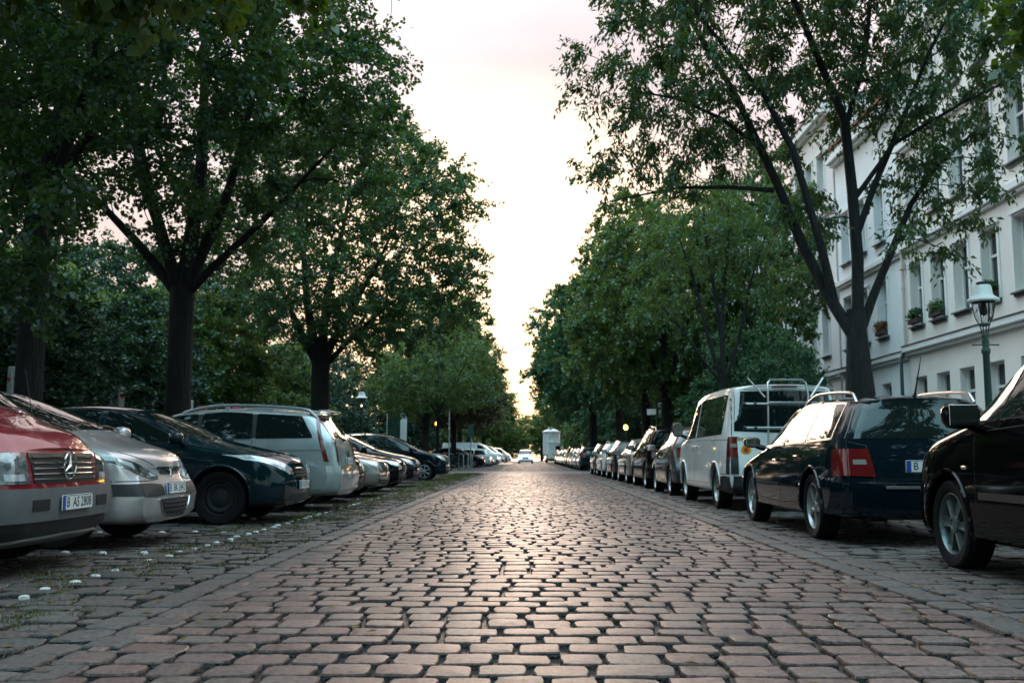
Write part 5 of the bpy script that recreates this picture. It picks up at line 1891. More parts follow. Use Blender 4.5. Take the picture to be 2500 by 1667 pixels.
# bushy park trees behind the fence, and thick shrubs by the houses
BUSH = []
for seed in (41, 42):
    wd, cr_ = street_tree(seed, 1.0, .12, [(-1.2, .2, 3.6, .6), (.2, .5, 5.0, .8), (1.4, -.3, 4.0, .6)],
                          [((0, 0, 3.6), (3.0, 2.9, 2.9)), ((-1.6, .6, 2.2), (1.9, 1.9, 1.6)), ((1.6, -.6, 2.4), (1.8, 1.8, 1.7))], 180, .54, 'mid', 480, .78, .10, droop=.45)
    BUSH.append((wd, cr_))
park = [
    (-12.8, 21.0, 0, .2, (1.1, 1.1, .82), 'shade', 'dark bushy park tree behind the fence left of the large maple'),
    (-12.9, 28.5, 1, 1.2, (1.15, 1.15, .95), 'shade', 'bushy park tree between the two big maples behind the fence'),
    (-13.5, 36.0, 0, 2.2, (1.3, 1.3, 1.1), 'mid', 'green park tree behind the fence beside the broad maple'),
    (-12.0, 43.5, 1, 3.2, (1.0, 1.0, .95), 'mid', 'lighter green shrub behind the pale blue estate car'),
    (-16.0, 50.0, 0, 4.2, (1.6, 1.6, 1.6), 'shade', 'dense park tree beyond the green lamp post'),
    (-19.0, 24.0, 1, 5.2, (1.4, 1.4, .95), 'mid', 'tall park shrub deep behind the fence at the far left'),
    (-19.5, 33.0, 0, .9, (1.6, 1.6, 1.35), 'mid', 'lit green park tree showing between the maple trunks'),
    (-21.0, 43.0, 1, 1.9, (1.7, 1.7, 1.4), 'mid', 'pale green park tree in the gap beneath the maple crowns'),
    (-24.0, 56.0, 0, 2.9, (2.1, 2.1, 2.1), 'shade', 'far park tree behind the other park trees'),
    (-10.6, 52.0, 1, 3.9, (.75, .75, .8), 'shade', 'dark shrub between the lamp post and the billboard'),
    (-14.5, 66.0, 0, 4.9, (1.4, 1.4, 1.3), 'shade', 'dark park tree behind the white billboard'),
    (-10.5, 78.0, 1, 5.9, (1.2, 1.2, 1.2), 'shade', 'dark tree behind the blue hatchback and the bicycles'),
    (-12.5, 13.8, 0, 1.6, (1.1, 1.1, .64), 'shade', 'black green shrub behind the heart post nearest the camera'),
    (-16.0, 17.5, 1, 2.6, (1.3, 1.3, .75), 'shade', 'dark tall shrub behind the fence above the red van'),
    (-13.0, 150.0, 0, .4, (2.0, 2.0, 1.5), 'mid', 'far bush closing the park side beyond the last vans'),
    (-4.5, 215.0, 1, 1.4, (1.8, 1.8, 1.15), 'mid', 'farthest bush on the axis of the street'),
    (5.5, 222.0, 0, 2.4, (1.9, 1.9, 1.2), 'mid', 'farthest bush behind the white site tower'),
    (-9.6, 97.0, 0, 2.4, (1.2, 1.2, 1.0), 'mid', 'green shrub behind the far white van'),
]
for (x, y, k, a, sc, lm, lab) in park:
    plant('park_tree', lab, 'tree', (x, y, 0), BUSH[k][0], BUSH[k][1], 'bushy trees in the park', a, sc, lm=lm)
house_bush = [
    (7.7, 33.5, 0, .3, (.72, .72, .80), 'cool', 'dark thick shrub behind the white van near the pale corner house'),
    (7.9, 40.5, 1, 1.3, (.85, .85, .88), 'mid', 'green shrub behind the graphite car at the kerb'),
    (8.3, 46.5, 0, 2.3, (.8, .8, .95), 'cool', 'dark shrub behind the street name post'),
    (7.2, 28.2, 1, 3.3, (.42, .5, .62), 'cool', 'small dark shrub right behind the bike rack of the white van'),
    (8.2, 68.0, 1, 4.3, (1.0, 1.0, 1.1), 'cool', 'black green shrub behind the teal hatchback'),
    (7.6, 84.0, 0, 5.3, (1.1, 1.1, 1.1), 'cool', 'black green shrub behind the far row of cars'),
    (8.6, 108.0, 1, .8, (1.4, 1.4, 1.2), 'mid', 'hazy shrub to the right of the white site tower'),
]
for (x, y, k, a, sc, lm, lab) in house_bush:
    plant('shrub', lab, 'shrub', (x, y, .1), BUSH[k][0], BUSH[k][1], 'shrubs along the house side', a, sc, lm=lm)

# ------------------------------------------------------------------ houses
M['cream'] = mat('cream_render', (0.80, 0.745, 0.69), 0.85, noise=0.07, nscale=0.6, bump=0.004)
M['pale'] = mat('pale_render', (0.78, 0.80, 0.82), 0.85, noise=0.07, nscale=0.6, bump=0.004)
M['pink'] = mat('pinkish_render', (0.74, 0.70, 0.69), 0.85, noise=0.08, nscale=0.5, bump=0.004)
M['stucco'] = mat('white_stucco', (0.76, 0.75, 0.74), 0.8, noise=0.05, nscale=3)
M['frame'] = mat('window_frame_white', (0.72, 0.72, 0.71), 0.5, noise=0.04)
M['pane'] = mat('window_pane', (0.015, 0.022, 0.022), 0.04, spec=0.6)
M['curtain'] = mat('curtain', (0.35, 0.36, 0.35), 0.9, noise=0.2, nscale=6)
M['zinc'] = mat('zinc_cover', (0.10, 0.115, 0.125), 0.5, metal=0.5)
M['roof_red'] = mat('red_roof_tile', (0.20, 0.05, 0.032), 0.8, noise=0.3, nscale=6, bump=0.02)
M['box_green'] = LEAF['bright']
M['terracotta'] = mat('terracotta', (0.05, 0.03, 0.026), 0.8, noise=0.15)


def house(name, label, xf, y0, y1, h, wall_m, cols, rows, cornices, roof=None, boxes=(), depth=10):
    """facade facing the street at x = xf, windows as (centre y, width) columns and (z0, z1) rows"""
    root = thing(name, label, 'house', (xf, (y0 + y1) / 2, 0), 0, 'houses along the street')
    ox, oy = xf, (y0 + y1) / 2
    b = MB()
    holes = [(c - wd / 2, c + wd / 2, z0, z1) for (c, wd) in cols for (z0, z1) in rows]
    ys = sorted({y0, y1} | {round(v, 4) for hh in holes for v in hh[:2]})
    zs = sorted({0.0, h} | {round(v, 4) for hh in holes for v in hh[2:]})
    for a, c in zip(ys[:-1], ys[1:]):
        for d, e_ in zip(zs[:-1], zs[1:]):
            ym, zm = (a + c) / 2, (d + e_) / 2
            if any(p < ym < q and r < zm < t for p, q, r, t in holes):
                continue
            b.add([(0, a - oy, d), (0, a - oy, e_), (0, c - oy, e_), (0, c - oy, d)], [(0, 1, 2, 3)])
    rv = .30
    for p, q, r, t in holes:
        P = [(p - oy, r), (q - oy, r), (q - oy, t), (p - oy, t)]
        for i in range(4):
            (ya, za), (yb, zb_) = P[i], P[(i + 1) % 4]
            b.add([(0, ya, za), (rv, ya, za), (rv, yb, zb_), (0, yb, zb_)], [(0, 1, 2, 3)])
    # the rest of the block
    b.add([(0, y0 - oy, 0), (0, y0 - oy, h), (depth, y0 - oy, h), (depth, y0 - oy, 0)], [(0, 3, 2, 1)])
    b.add([(0, y1 - oy, 0), (0, y1 - oy, h), (depth, y1 - oy, h), (depth, y1 - oy, 0)], [(0, 1, 2, 3)])
    b.add([(depth, y0 - oy, 0), (depth, y0 - oy, h), (depth, y1 - oy, h), (depth, y1 - oy, 0)], [(0, 3, 2, 1)])
    b.add([(0, y0 - oy, h), (0, y1 - oy, h), (depth, y1 - oy, h), (depth, y0 - oy, h)], [(0, 3, 2, 1)])
    b.build('wall', wall_m, root, smooth=False)
    rngh = random.Random(int(y0 * 7))
    for p, q, r, t in holes:
        c, wd, hh = (p + q) / 2 - oy, q - p, t - r
        f = MB()
        x = rv - .04
        fw = .065
        f.box((x, c, t - fw / 2), (.07, wd, fw))
        f.box((x, c, r + fw / 2), (.07, wd, fw))
        for sy in (-1, 1):
            f.box((x, c + sy * (wd / 2 - fw / 2), (r + t) / 2), (.07, fw, hh - 2 * fw))
        tz = r + hh * .64
        f.box((x - .006, c, tz), (.08, wd - 2 * fw, .075))
        f.box((x - .004, c, (r + tz) / 2), (.076, .06, tz - r - .14))
        w_ = f.build('window', M['frame'], root, smooth=False)
        g = MB()
        g.box((rv - .015, c, (r + t) / 2), (.012, wd - fw, hh - fw))
        g.build('pane', M['pane'], w_, smooth=False)
        if rngh.random() < .6:
            g = MB()
            k = rngh.choice((-1, 1))
            n = 10
            vs = []
            yy = np.linspace(c + k * wd * .46, c + k * wd * .16, n)
            for i, yv in enumerate(yy):
                vs += [(rv + .05 + .02 * (i % 2), yv, r + .1), (rv + .05 + .02 * (i % 2), yv, t - .1)]
            g.add(vs, [(2 * i, 2 * i + 1, 2 * i + 3, 2 * i + 2) for i in range(n - 1)])
            g.build('curtain', M['curtain'], w_)
        s_ = MB()
        s_.box((-.05, c, r - .035), (.20, wd + .16, .05), bev=.008)
        s_.box((-.02, c, r - .095), (.10, wd + .10, .066), bev=.006)
        s_.build('window_sill', M['zinc'] if r > 3.6 else M['stucco'], w_, smooth=False)
        if r > 3.6:
            s_ = MB()
            for sy in (-1, 1):
                s_.box((-.022, c + sy * (wd / 2 + .055), (r + t) / 2 + .03), (.042, .105, hh + .05), bev=.006)
            s_.box((-.03, c, t + .10), (.058, wd + .30, .09), bev=.008)
            s_.build('window_surround', M['stucco'], w_, smooth=False)
    for (z, hh, out, zinc) in cornices:
        k = MB()
        k.box((-out / 2 + .02, 0, z), (out + .04, y1 - y0, hh), bev=.02)
        k.box((-out * .3 + .02, 0, z - hh * .5 - .05), (out * .6 + .04, y1 - y0, .096), bev=.012)
        if zinc:
            k2 = MB()
            k2.box((-out / 2 - .005, 0, z + hh / 2 + .014), (out + .05, y1 - y0, .026))
            k2.build('cornice_cover', M['zinc'], root, smooth=False)
        k.build('cornice', M['stucco'], root, smooth=False)
    for (c, z, col) in boxes:
        k = MB()
        k.box((-.12, c - oy, z + .09), (.18, .85, .16), bev=.015)
        bx = k.build('window_box', M['terracotta'], root, smooth=False)
        rg = np.random.default_rng(int(c * 10))
        cn = np.stack([rg.uniform(-.20, -.04, 26), c - oy + rg.uniform(-.42, .42, 26), z + .2 + rg.uniform(0, .22, 26)], -1)
        V, F = leaves(rg, cn, np.tile([0, 0, 1.0], (26, 1)), per=36, rc=.14, size=.07, droop=.2, twigs=6, jit=.03)
        link('plants', np_mesh('plants', V, F, LEAF['maple']), bx)
        if col:
            V, F = leaves(rg, cn[:14] + np.array([-.06, 0, 0]), np.tile([0, 0, 1.0], (14, 1)), per=18, rc=.12, size=.06, droop=.2, twigs=6, jit=.03)
            link('flowers', np_mesh('flowers', V, F, M['red']), bx)
    if roof:
        rh, m = roof
        k = MB()
        a, c = y0 - oy, y1 - oy
        k.add([(-.45, a, h + .02), (-.45, c, h + .02), (depth * .5, c, h + rh), (depth * .5, a, h + rh), (depth, c, h + .02), (depth, a, h + .02), (-.45, a, h - .12), (-.45, c, h - .12)],
              [(0, 3, 2, 1), (3, 5, 4, 2), (0, 5, 3), (1, 2, 4), (0, 1, 7, 6)])
        k.build('roof', m, root, smooth=False)
    return root


ROWS = [(1.55, 3.45), (5.15, 7.20), (8.65, 10.70), (12.1, 14.1)]
hA = house('apartment_house', 'cream stuccoed house with tall windows and flower boxes behind the street lamp', 13.0, 12.0, 33.98, 18.0, M['cream'],
           [(22.1, .98), (23.98, .98), (25.86, .98), (27.75, .98), (29.6, .98), (31.3, .98), (33.05, .96)], ROWS,
           [(4.42, .20, .26, True), (7.95, .22, .22, False), (11.4, .22, .22, False), (14.9, .22, .24, False), (17.75, .5, .5, True)], boxes=[(27.75, 5.2, 0), (31.3, 5.2, 0), (33.05, 5.2, 0)])
hB = house('apartment_house', 'bluish white house with red eaves behind the big ash trunk', 13.02, 34.02, 41.3, 13.6, M['pale'],
           [(36.3, .95), (38.3, .95), (40.2, .95)], ROWS[:3], [(4.30, .18, .22, True), (7.9, .2, .18, False), (13.2, .34, .4, True)], roof=(.9, M['roof_red']), boxes=[(36.3, 5.2, 1)])
hC = house('apartment_house', 'pale house half hidden by trees before the side street', 13.0, 41.5, 48.2, 16.0, M['pink'],
           [(43.2, 1.0), (45.0, 1.0), (46.8, 1.0)], ROWS, [(4.3, .2, .2, True), (8.0, .2, .2, False), (11.4, .2, .2, False), (15.7, .4, .4, True)], roof=(1.2, M['zinc']))
hD = house('apartment_house', 'pinkish house beyond the side street seen through leaves', 13.0, 58.0, 84.0, 15.6, M['pink'],
           [(60 + 2.2 * i, 1.0) for i in range(10)], ROWS, [(4.3, .2, .2, True), (11.4, .2, .2, False), (15.3, .5, .4, True)], roof=(.7, M['zinc']))
# rainwater pipe between the two houses: upper part pale, lower part green
b = MB()
b.tube([(12.90, 34.0, 4.55), (12.90, 34.0, 17.5)], .055, 10)
for z in (6.5, 9.5, 12.5):
    b.tube([(12.90, 34.0, z), (12.90, 34.0, z + .06)], .068, 10)
b.box((12.90, 34.0, 7.3), (.16, .2, .22), bev=.02)
dp = b.build('downpipe', mat('pipe_beige', (0.50, 0.45, 0.37), 0.5, noise=.1))
dp.parent = hA
dp.matrix_parent_inverse = Matrix.Translation(-Vector(hA.location))
b = MB()
b.tube([(12.72, 34.0, 0.1), (12.72, 34.0, 4.1), (12.90, 34.0, 4.56)], .06, 10)
dp2 = b.build('downpipe', M['green_iron'])
dp2.parent = hA
dp2.matrix_parent_inverse = Matrix.Translation(-Vector(hA.location))
# orange rubble chute hanging down the corner of the pale house
b = MB()
rr_ = random.Random(3)
z = 14.6
chute = thing('rubble_chute', 'orange red rubble chute hanging down the pale corner house', 'rubble chute', (12.2, 48.35, 0))
m_ch = mat('chute_orange', (0.42, 0.075, 0.03), 0.5, noise=.15)
zz = 14.6
while zz > 1.0:
    b.lathe([(.145, zz), (.15, zz - .03), (.115, zz - .95), (.11, zz - .98)], 14)
    zz -= .82
for sy in (-.14, .14):
    b.tube([(sy, 0, 14.7), (sy, 0, .9)], .018, 6)
b.tube([(0, 0, 14.4), (.80, -.3, 14.55)], .03, 6)
b.build('chute_tube', m_ch, chute)

# ------------------------------------------------------------------ the rest of the parked cars
small = make_car('parked_car', 'small graphite city car squeezed in before the white van', 'car', (3.80, 22.55, 0), PI / 2,
                 hatch(W=1.68, wb=2.42, fo=.74, ro=.62, xb=-1.38, xt=-1.62, xc=.90, xw=.12, zw=1.45, zr=1.50, zb=1.40, r=.30, lev=3), P_['grey'], 'cars parked along the kerb')[0]
blackm = make_car('parked_car', 'black high roofed car with sunlit edges behind the graphite city car', 'car', (3.88, 27.35, 0), PI / 2, mpv(lev=2), P_['black'], 'cars parked along the kerb')[0]
p_sedan = make_car('parked_car', 'champagne saloon fourth in the kerb row behind the black high roofed car', 'car', (3.84, 32.1, 0), PI / 2, sedan(lev=2), P_['champagne'], 'cars parked along the kerb')[0]
p_hatch = make_car('parked_car', 'dark blue hatchback behind the champagne saloon at the kerb', 'car', (3.84, 36.8, 0), PI / 2, hatch(lev=2), P_['inkblue'], 'cars parked along the kerb')[0]
p_wagon = make_car('parked_car', 'off white estate car behind the dark blue hatchback at the kerb', 'car', (3.80, 41.7, 0), PI / 2, wagon(lev=2), P_['white'], 'cars parked along the kerb')[0]
KERB, NOSE = 'cars parked along the kerb', 'cars parked nose to the road'
# nose-in neighbours of the pale blue estate
s = hatch(W=1.76, lev=3)
N1 = make_car('parked_car', 'black hatchback with its clear headlight just beyond the pale blue estate', 'car', (-2.98 - s['wb'] / 2 - s['fo'], 18.2, 0), 0, s, P_['black'], NOSE)[0]
s = sedan(lev=3, zh=.73, nose_mid=.48, arch_lip=None)
N2 = make_car('parked_car', 'champagne saloon with square grille between two black cars', 'car', (-2.90 - s['wb'] / 2 - s['fo'], 20.9, 0), 0, s, P_['champagne'], NOSE)[0]
s = sedan(lev=3, zh=.72, bow=.10, nose_tilt=.02)
w = s['W'] / 2
s['panels'] = std_panels(s)
s['panels'][2] = ('F2', [(.06 * w, .50), (.30 * w, .50)], [(.06 * w, .63), (.30 * w, .63)], 'plastic', 'kidney_grille', .008)
s['lines'] = []
s['side_panels'] = [([(.80, .50), (-.20, .50)], [(.80, .55), (-.20, .55)], 'chrome', 'rub_strip')]
N3 = make_car('parked_car', 'black saloon with twin kidney grille and bright bumper strip', 'car', (-2.93 - s['wb'] / 2 - s['fo'], 24.0, 0), 0, s, P_['black'], NOSE)[0]
s = mpv(W=1.76, zw=1.55, zr=1.62, zh=.82, fo=.84, rim='seven', arch_lip='paint', lev=3)
N5 = make_car('parked_car', 'dark blue people carrier with silver wheels last before the side street', 'car', (-2.72 - s['wb'] / 2 - s['fo'], 35.0, 0), 0, s, P_['inkblue'], NOSE)[0]
s = van(lev=2, zr=2.02, zb=1.98, zw=1.9)
w = s['W'] / 2
s['windows'] = side_glass(s, [(1.58, .62, 1.22, .56)], top_pad=.17, zpad=.05)
s['panels'] = [('F', [(-.82 * w, 1.26), (.82 * w, 1.26)], [(-.76 * w, 1.80), (.76 * w, 1.80)], 'glass', 'windscreen', .004),
               ('F', [(-.45 * w, .80), (.45 * w, .80)], [(-.50 * w, .92), (.50 * w, .92)], 'plastic', 'grille', .004),
               ('F2', [(.55 * w, .78), (.92 * w, .80)], [(.58 * w, .95), (.94 * w, 1.02)], 'lens', 'headlight', .008),
               ('F', [(-.95 * w, .32), (.95 * w, .32)], [(-.95 * w, .58), (.95 * w, .58)], 'plastic', 'bumper', .03),
               ('B', [(-.8 * w, 1.15), (.8 * w, 1.15)], [(-.76 * w, 1.78), (.76 * w, 1.78)], 'glass', 'rear_window', .005),
               ('B2', [(.79 * w, .75), (.895 * w, .75)], [(.79 * w, 1.05), (.895 * w, 1.05)], 'red_lens', 'tail_light', .012)]
p_van = make_car('parked_van', 'tall white panel van standing nose out beyond the blue hatchback', 'van', (-2.45 - s['wb'] / 2 - s['fo'], 85.0, 0), 0, s, P_['white'], NOSE)[0]
# the car that drives towards the camera, lamps lit
s = mpv(lev=2, rails=None)
w = s['W'] / 2
s['panels'] = std_panels(s)
s['panels'][1] = ('F2', [(.52 * w, .60), (.88 * w, .62)], [(.54 * w, .74), (.90 * w, .78)], 'lamp_on', 'headlight', .008)
s['grilles'] = []
drive = make_car('moving_car', 'white car with lit headlamps driving towards the camera down the street', 'car', (-.30, 119.0, 0), -PI / 2, s, P_['white'])[0]

index_kids()
ALLP = {P_[k]: k for k in P_}


def repeat(proto, own, colour, label, loc, rz, group):
    c = copy_tree(proto, swap={P_[own]: P_[colour]})
    c.location = loc
    c.rotation_euler = (0, 0, rz)
    return tag(c, label, None, group)


H_, W_, S_, V_, B_ = (p_hatch, 'inkblue'), (p_wagon, 'white'), (p_sedan, 'champagne'), (p_van, 'white'), (blackm, 'black')
rows = [
    (H_, 'black', 'black hatchback last in the kerb row before the side street', (3.82, 46.2, 0), 90, KERB),
    (H_, 'teal', 'teal hatchback showing its rounded tail just past the side street', (3.86, 60.0, 0), 90, KERB),
    (S_, 'black', 'black saloon directly in front of the teal hatchback', (3.82, 64.9, 0), 90, KERB),
    (W_, 'grey', 'graphite estate two places in front of the teal hatchback', (3.80, 69.8, 0), 90, KERB),
    (H_, 'navy', 'blue black hatchback third in front of the teal hatchback', (3.84, 74.5, 0), 90, KERB),
    (B_, 'black', 'black high roofed car fourth in front of the teal hatchback', (3.84, 79.2, 0), 90, KERB),
    (S_, 'inkblue', 'dark blue saloon fifth in front of the teal hatchback', (3.80, 84.0, 0), 90, KERB),
    (H_, 'black', 'black hatchback sixth in front of the teal hatchback', (3.84, 88.8, 0), 90, KERB),
    (W_, 'navy', 'blue black estate seventh in front of the teal hatchback', (3.82, 93.6, 0), 90, KERB),
    (H_, 'grey', 'graphite hatchback eighth in front of the teal hatchback', (3.84, 98.4, 0), 90, KERB),
    (S_, 'black', 'black saloon ninth in front of the teal hatchback', (3.82, 103.3, 0), 90, KERB),
    (H_, 'blue', 'blue hatchback far up the kerb row near the white site tower', (3.82, 108.1, 0), 90, KERB),
    (B_, 'grey', 'graphite high roofed car in the kerb row right behind the white site tower', (3.84, 113.0, 0), 90, KERB),
    (H_, 'white', 'white hatchback in the kerb row beyond the white site tower', (3.3, 139.0, 0), 90, KERB),
    (W_, 'black', 'black estate in the kerb row beyond the white site tower', (3.3, 146.0, 0), 90, KERB),
    (H_, 'black', 'black hatchback nose out after the kidney grille saloon', (-5.13, 27.4, 0), 0, NOSE),
    (W_, 'grey', 'graphite estate set back beside the dark blue people carrier', (-5.6, 31.0, 0), 0, NOSE),
    (H_, 'blue', 'bright blue hatchback behind the bicycles at the corner', (-5.25, 73.0, 0), 0, NOSE),
    (W_, 'dsilver', 'silver estate between the blue hatchback and the tall white van', (-5.2, 77.0, 0), 180, NOSE),
    (S_, 'champagne', 'champagne saloon right before the tall white van', (-4.9, 81.4, 0), 0, NOSE),
    (S_, 'white', 'white saloon nose out just beyond the tall white van', (-4.75, 90.0, 0), 0, NOSE),
    (H_, 'silver', 'silver hatchback second beyond the tall white van', (-4.85, 94.0, 0), 0, NOSE),
    (W_, 'black', 'black estate third beyond the tall white van', (-4.85, 98.5, 0), 0, NOSE),
    (V_, 'white', 'white delivery van farther up on the park side', (-4.9, 106.0, 0), 0, NOSE),
    (H_, 'dsilver', 'silver hatchback far up on the park side', (-4.75, 112.0, 0), 0, NOSE),
    (V_, 'white', 'white van almost at the end of the park side row', (-4.6, 132.0, 0), 0, NOSE),
]
for (pr, own), colr, lab, loc, rz, g in rows:
    repeat(pr, own, colr, lab, loc, R(rz), g)

# ------------------------------------------------------------------ street furniture
# gas lamp
def gas_lamp(label, loc):
    t = thing('street_lamp', label, 'street lamp', loc, 0, 'green gas lamps')
    b = MB()
    b.lathe([(.15, 0), (.15, .10), (.12, .14), (.115, .70), (.085, .76), (.07, .82), (.058, .95), (.052, 2.30), (.07, 2.34), (.07, 2.38), (.048, 2.42), (.06, 2.50), (.045, 2.56), (.05, 2.62)], 16, cap=True)
    b.tube([(-.20, 0, 2.46), (.20, 0, 2.46)], .012, 8)
    for s_ in (-.2, .2):
        b.lathe([(.001, -.02), (.02, 0), (.001, .02)], 10, Matrix.Translation((s_, 0, 2.46)))
    for k in range(4):
        a = k * PI / 2 + PI / 4
        c, s_ = math.cos(a), math.sin(a)
        b.tube([(.045 * c, .045 * s_, 2.58), (.055 * c, .055 * s_, 2.70), (.075 * c, .075 * s_, 2.78), (.135 * c, .135 * s_, 2.90), (.165 * c, .165 * s_, 3.04), (.175 * c, .175 * s_, 3.16)], .010, 6)
    b.lathe([(.06, 2.76), (.085, 2.77), (.085, 2.80), (.06, 2.81)], 16)
    b.build('post', M['green_iron'], t)
    g = MB()
    g.lathe([(.055, 2.80), (.10, 2.87), (.14, 2.97), (.158, 3.08), (.16, 3.16)], 20)
    g.build('glass_bowl', M['lamp_glass'], t)
    g = MB()
    g.lathe([(.03, 3.16), (.04, 3.08), (.055, 3.0), (.04, 2.95), (.01, 2.93)], 12)
    g.build('mantle', M['white_paint'], t)
    h = MB()
    h.lathe([(.165, 3.15), (.235, 3.15), (.245, 3.17), (.235, 3.20), (.17, 3.24), (.145, 3.27), (.135, 3.38), (.115, 3.42), (.06, 3.43)], 24)
    hd = h.build('lamp_hat', M['white_paint'], t)
    h = MB()
    h.lathe([(.07, 3.425), (.095, 3.44), (.095, 3.465), (.07, 3.475), (.001, 3.48)], 20)
    h.build('cap', M['plastic'], hd)
    return t


gm, nt_, b_ = new_mat('lamp_glass')
b_.inputs['Base Color'].default_value = (.85, .88, .88, 1)
b_.inputs['Roughness'].default_value = .03
b_.inputs['Transmission Weight'].default_value = 1
b_.inputs['IOR'].default_value = 1.12
M['lamp_glass'] = gm
gas_lamp('green gas lamp with white enamel hat in front of the cream house', (7.3, 15.9, .128))
gas_lamp('green gas lamp among the dark trees on the park side', (-7.1, 42.4, .128))

# fence along the park: dark boards, posts with painted hearts and a few coloured posts
M['board'] = mat('dark_board', (0.030, 0.020, 0.017), 0.8, noise=.4, nscale=7)
M['post_white'] = mat('weathered_white', (0.30, 0.29, 0.27), 0.8, noise=.2, nscale=12)
M['heart_red'] = mat('heart_red', (0.20, 0.015, 0.02), 0.6)
M['orange_w'] = mat('orange_wood', (0.34, 0.09, 0.03), 0.7, noise=.2)
fe = thing('park_fence', 'dark reddish board fence running along the park behind the cars', 'fence', (-9.9, 28.0, .1))
y = 9.0
while y < 46.5:
    l = 2.4
    b = MB()
    for i in range(7):
        b.box((rng.uniform(-.01, .01), y + l / 2 - 28.0, .18 + i * .25), (.03, l - .02, .20), bev=.006)
    b.build('board_panel', M['board'], fe, smooth=False)
    b = MB()
    b.box((.06, y - 28.0, .92), (.10, .10, 1.86), bev=.01)
    b.build('post', M['board'], fe, smooth=False)
    y += l


def heart_geo(sz):
    pts = []
    for a in np.linspace(0, 2 * PI, 28, endpoint=False):
        pts.append((16 * math.sin(a) ** 3 / 16 * sz, (13 * math.cos(a) - 5 * math.cos(2 * a) - 2 * math.cos(3 * a) - math.cos(4 * a)) / 16 * sz))
    return pts


def heart_post(label, x, y, h):
    t = thing('heart_post', label, 'post', (x, y, .1), -.5, 'whitewashed posts with painted hearts')
    b = MB()
    b.box((0, 0, h / 2), (.15, .17, h), bev=.02)
    b.build('post', M['post_white'], t)
    b = MB()
    P = heart_geo(.055)
    vs = [(.078, p, h - .24 + q) for p, q in P] + [(.074, p, h - .24 + q) for p, q in P]
    n = len(P)
    b.add(vs, [tuple(range(n))] + [(k, (k + 1) % n, n + (k + 1) % n, n + k) for k in range(n)])
    b.add([(v[0] * 0 + p, -.088 if v[0] > .076 else -.084, v[2]) for v, (p, q) in zip(vs, P + P)], [tuple(range(n))])
    b.build('heart', M['heart_red'], t, smooth=False)


heart_post('tall whitewashed post with a painted red heart above the red van', -9.45, 18.1, 2.36)
heart_post('whitewashed heart post above the roof of the blue black hatchback', -9.45, 22.9, 2.33)
t = thing('painted_post', 'red and white painted post above the pale blue estate', 'post', (-9.45, 27.7, .1))
b = MB()
b.box((0, 0, .95), (.15, .16, 1.9), bev=.015)
b.build('post', M['heart_red'], t)
b = MB()
b.box((0, 0, 2.1), (.152, .162, .38), bev=.015)
b.build('white_top', M['post_white'], t)
t = thing('painted_post', 'orange wooden post beside the red and white one', 'post', (-9.45, 28.9, .1))
b = MB()
b.box((0, 0, 1.07), (.20, .20, 2.14), bev=.02)
b.box((0, 0, 2.16), (.26, .26, .05), bev=.01)
b.build('post', M['orange_w'], t)
t = thing('roofed_post', 'post with small round red roof above the pale blue estate', 'post', (-9.5, 32.4, .1))
b = MB()
b.lathe([(.07, 0), (.07, 2.1)], 12, cap=True)
b.build('post', M['post_white'], t)
b = MB()
b.lathe([(.42, 2.02), (.40, 2.08), (.26, 2.24), (.10, 2.32), (.001, 2.34)], 20, cap=True)
b.build('roof', M['heart_red'], t)

# street name post on the corner by the houses
t = thing('street_sign', 'green post with white street name boards at the corner by the houses', 'street sign', (5.85, 45.4, .128), .15)
b = MB()
b.tube([(0, 0, 0), (0, 0, 3.05)], .04, 10)
b.build('post', M['green_iron'], t)
for (x0, dx, z, rz, hh, nm) in ((.08, .82, 2.70, 0, .22, 'name_board'), (.05, .42, 3.02, 0, .20, 'name_board'), (.05, .55, 2.72, 2.2, .26, 'name_board'), (.22, .30, 2.50, 0, .07, 'number_board')):
    b = MB()
    T = Matrix.Rotation(rz, 4, 'Z')
    b.box((x0 + dx / 2, -.05, z), (dx, .018, hh), M=T, bev=.004)
    o = b.build(nm, M['white_paint'], t)
    if nm == 'name_board' and rz == 0:
        b = MB()
        rl = random.Random(int(dx * 100))
        x = x0 + dx * .14
        while x < x0 + dx * .84:
            l = rl.uniform(.025, .06)
            b.box((x + l / 2, -.061, z + rl.uniform(-.006, .01)), (l, .004, hh * rl.uniform(.28, .42)), M=T)
            x += l + .018
        b.build('lettering', M['black_ink'], o, smooth=False)

# lit lamps at the corner cafe, and the amber lamp on the park side
t = thing('globe_lamp', 'glowing amber globe lamp on a post past the side street', 'lamp', (5.75, 58.9, .128))
b = MB()
b.tube([(0, 0, 0), (0, 0, 2.2)], .035, 8)
b.build('post', M['plastic'], t)
b = MB()
b.lathe([(.03, 2.24), (.10, 2.28), (.13, 2.38), (.12, 2.47), (.07, 2.54), (.001, 2.56)], 18)
b.build('globe', M['amber_on'], t)
t = thing('cafe_sign', 'small lit white and orange box sign under the street name post', 'sign', (7.75, 59.2, .128))
b = MB()
b.tube([(0, 0.05, 0), (0, 0.05, 1.9)], .03, 8)
b.build('post', M['plastic'], t)
b = MB()
b.box((0, 0, 2.1), (.75, .12, .34), bev=.02)
b.build('sign_box', M['white_paint'], t)
b = MB()
b.box((.05, -.01, 2.36), (.92, .16, .14), bev=.02)
b.build('lit_strip', M['amber_on'], t)
t = thing('warning_lamp', 'small amber lamp glowing beside the thin pale tree trunk at the corner', 'lamp', (-5.15, 56.5, .1))
b = MB()
b.tube([(0, 0, 0), (0, 0, 2.45)], .03, 8)
b.build('post', M['plastic'], t)
b = MB()
b.lathe([(.02, 2.44), (.09, 2.47), (.11, 2.58), (.08, 2.68), (.001, 2.70)], 14)
b.build('lamp_head', M['amber_on'], t)

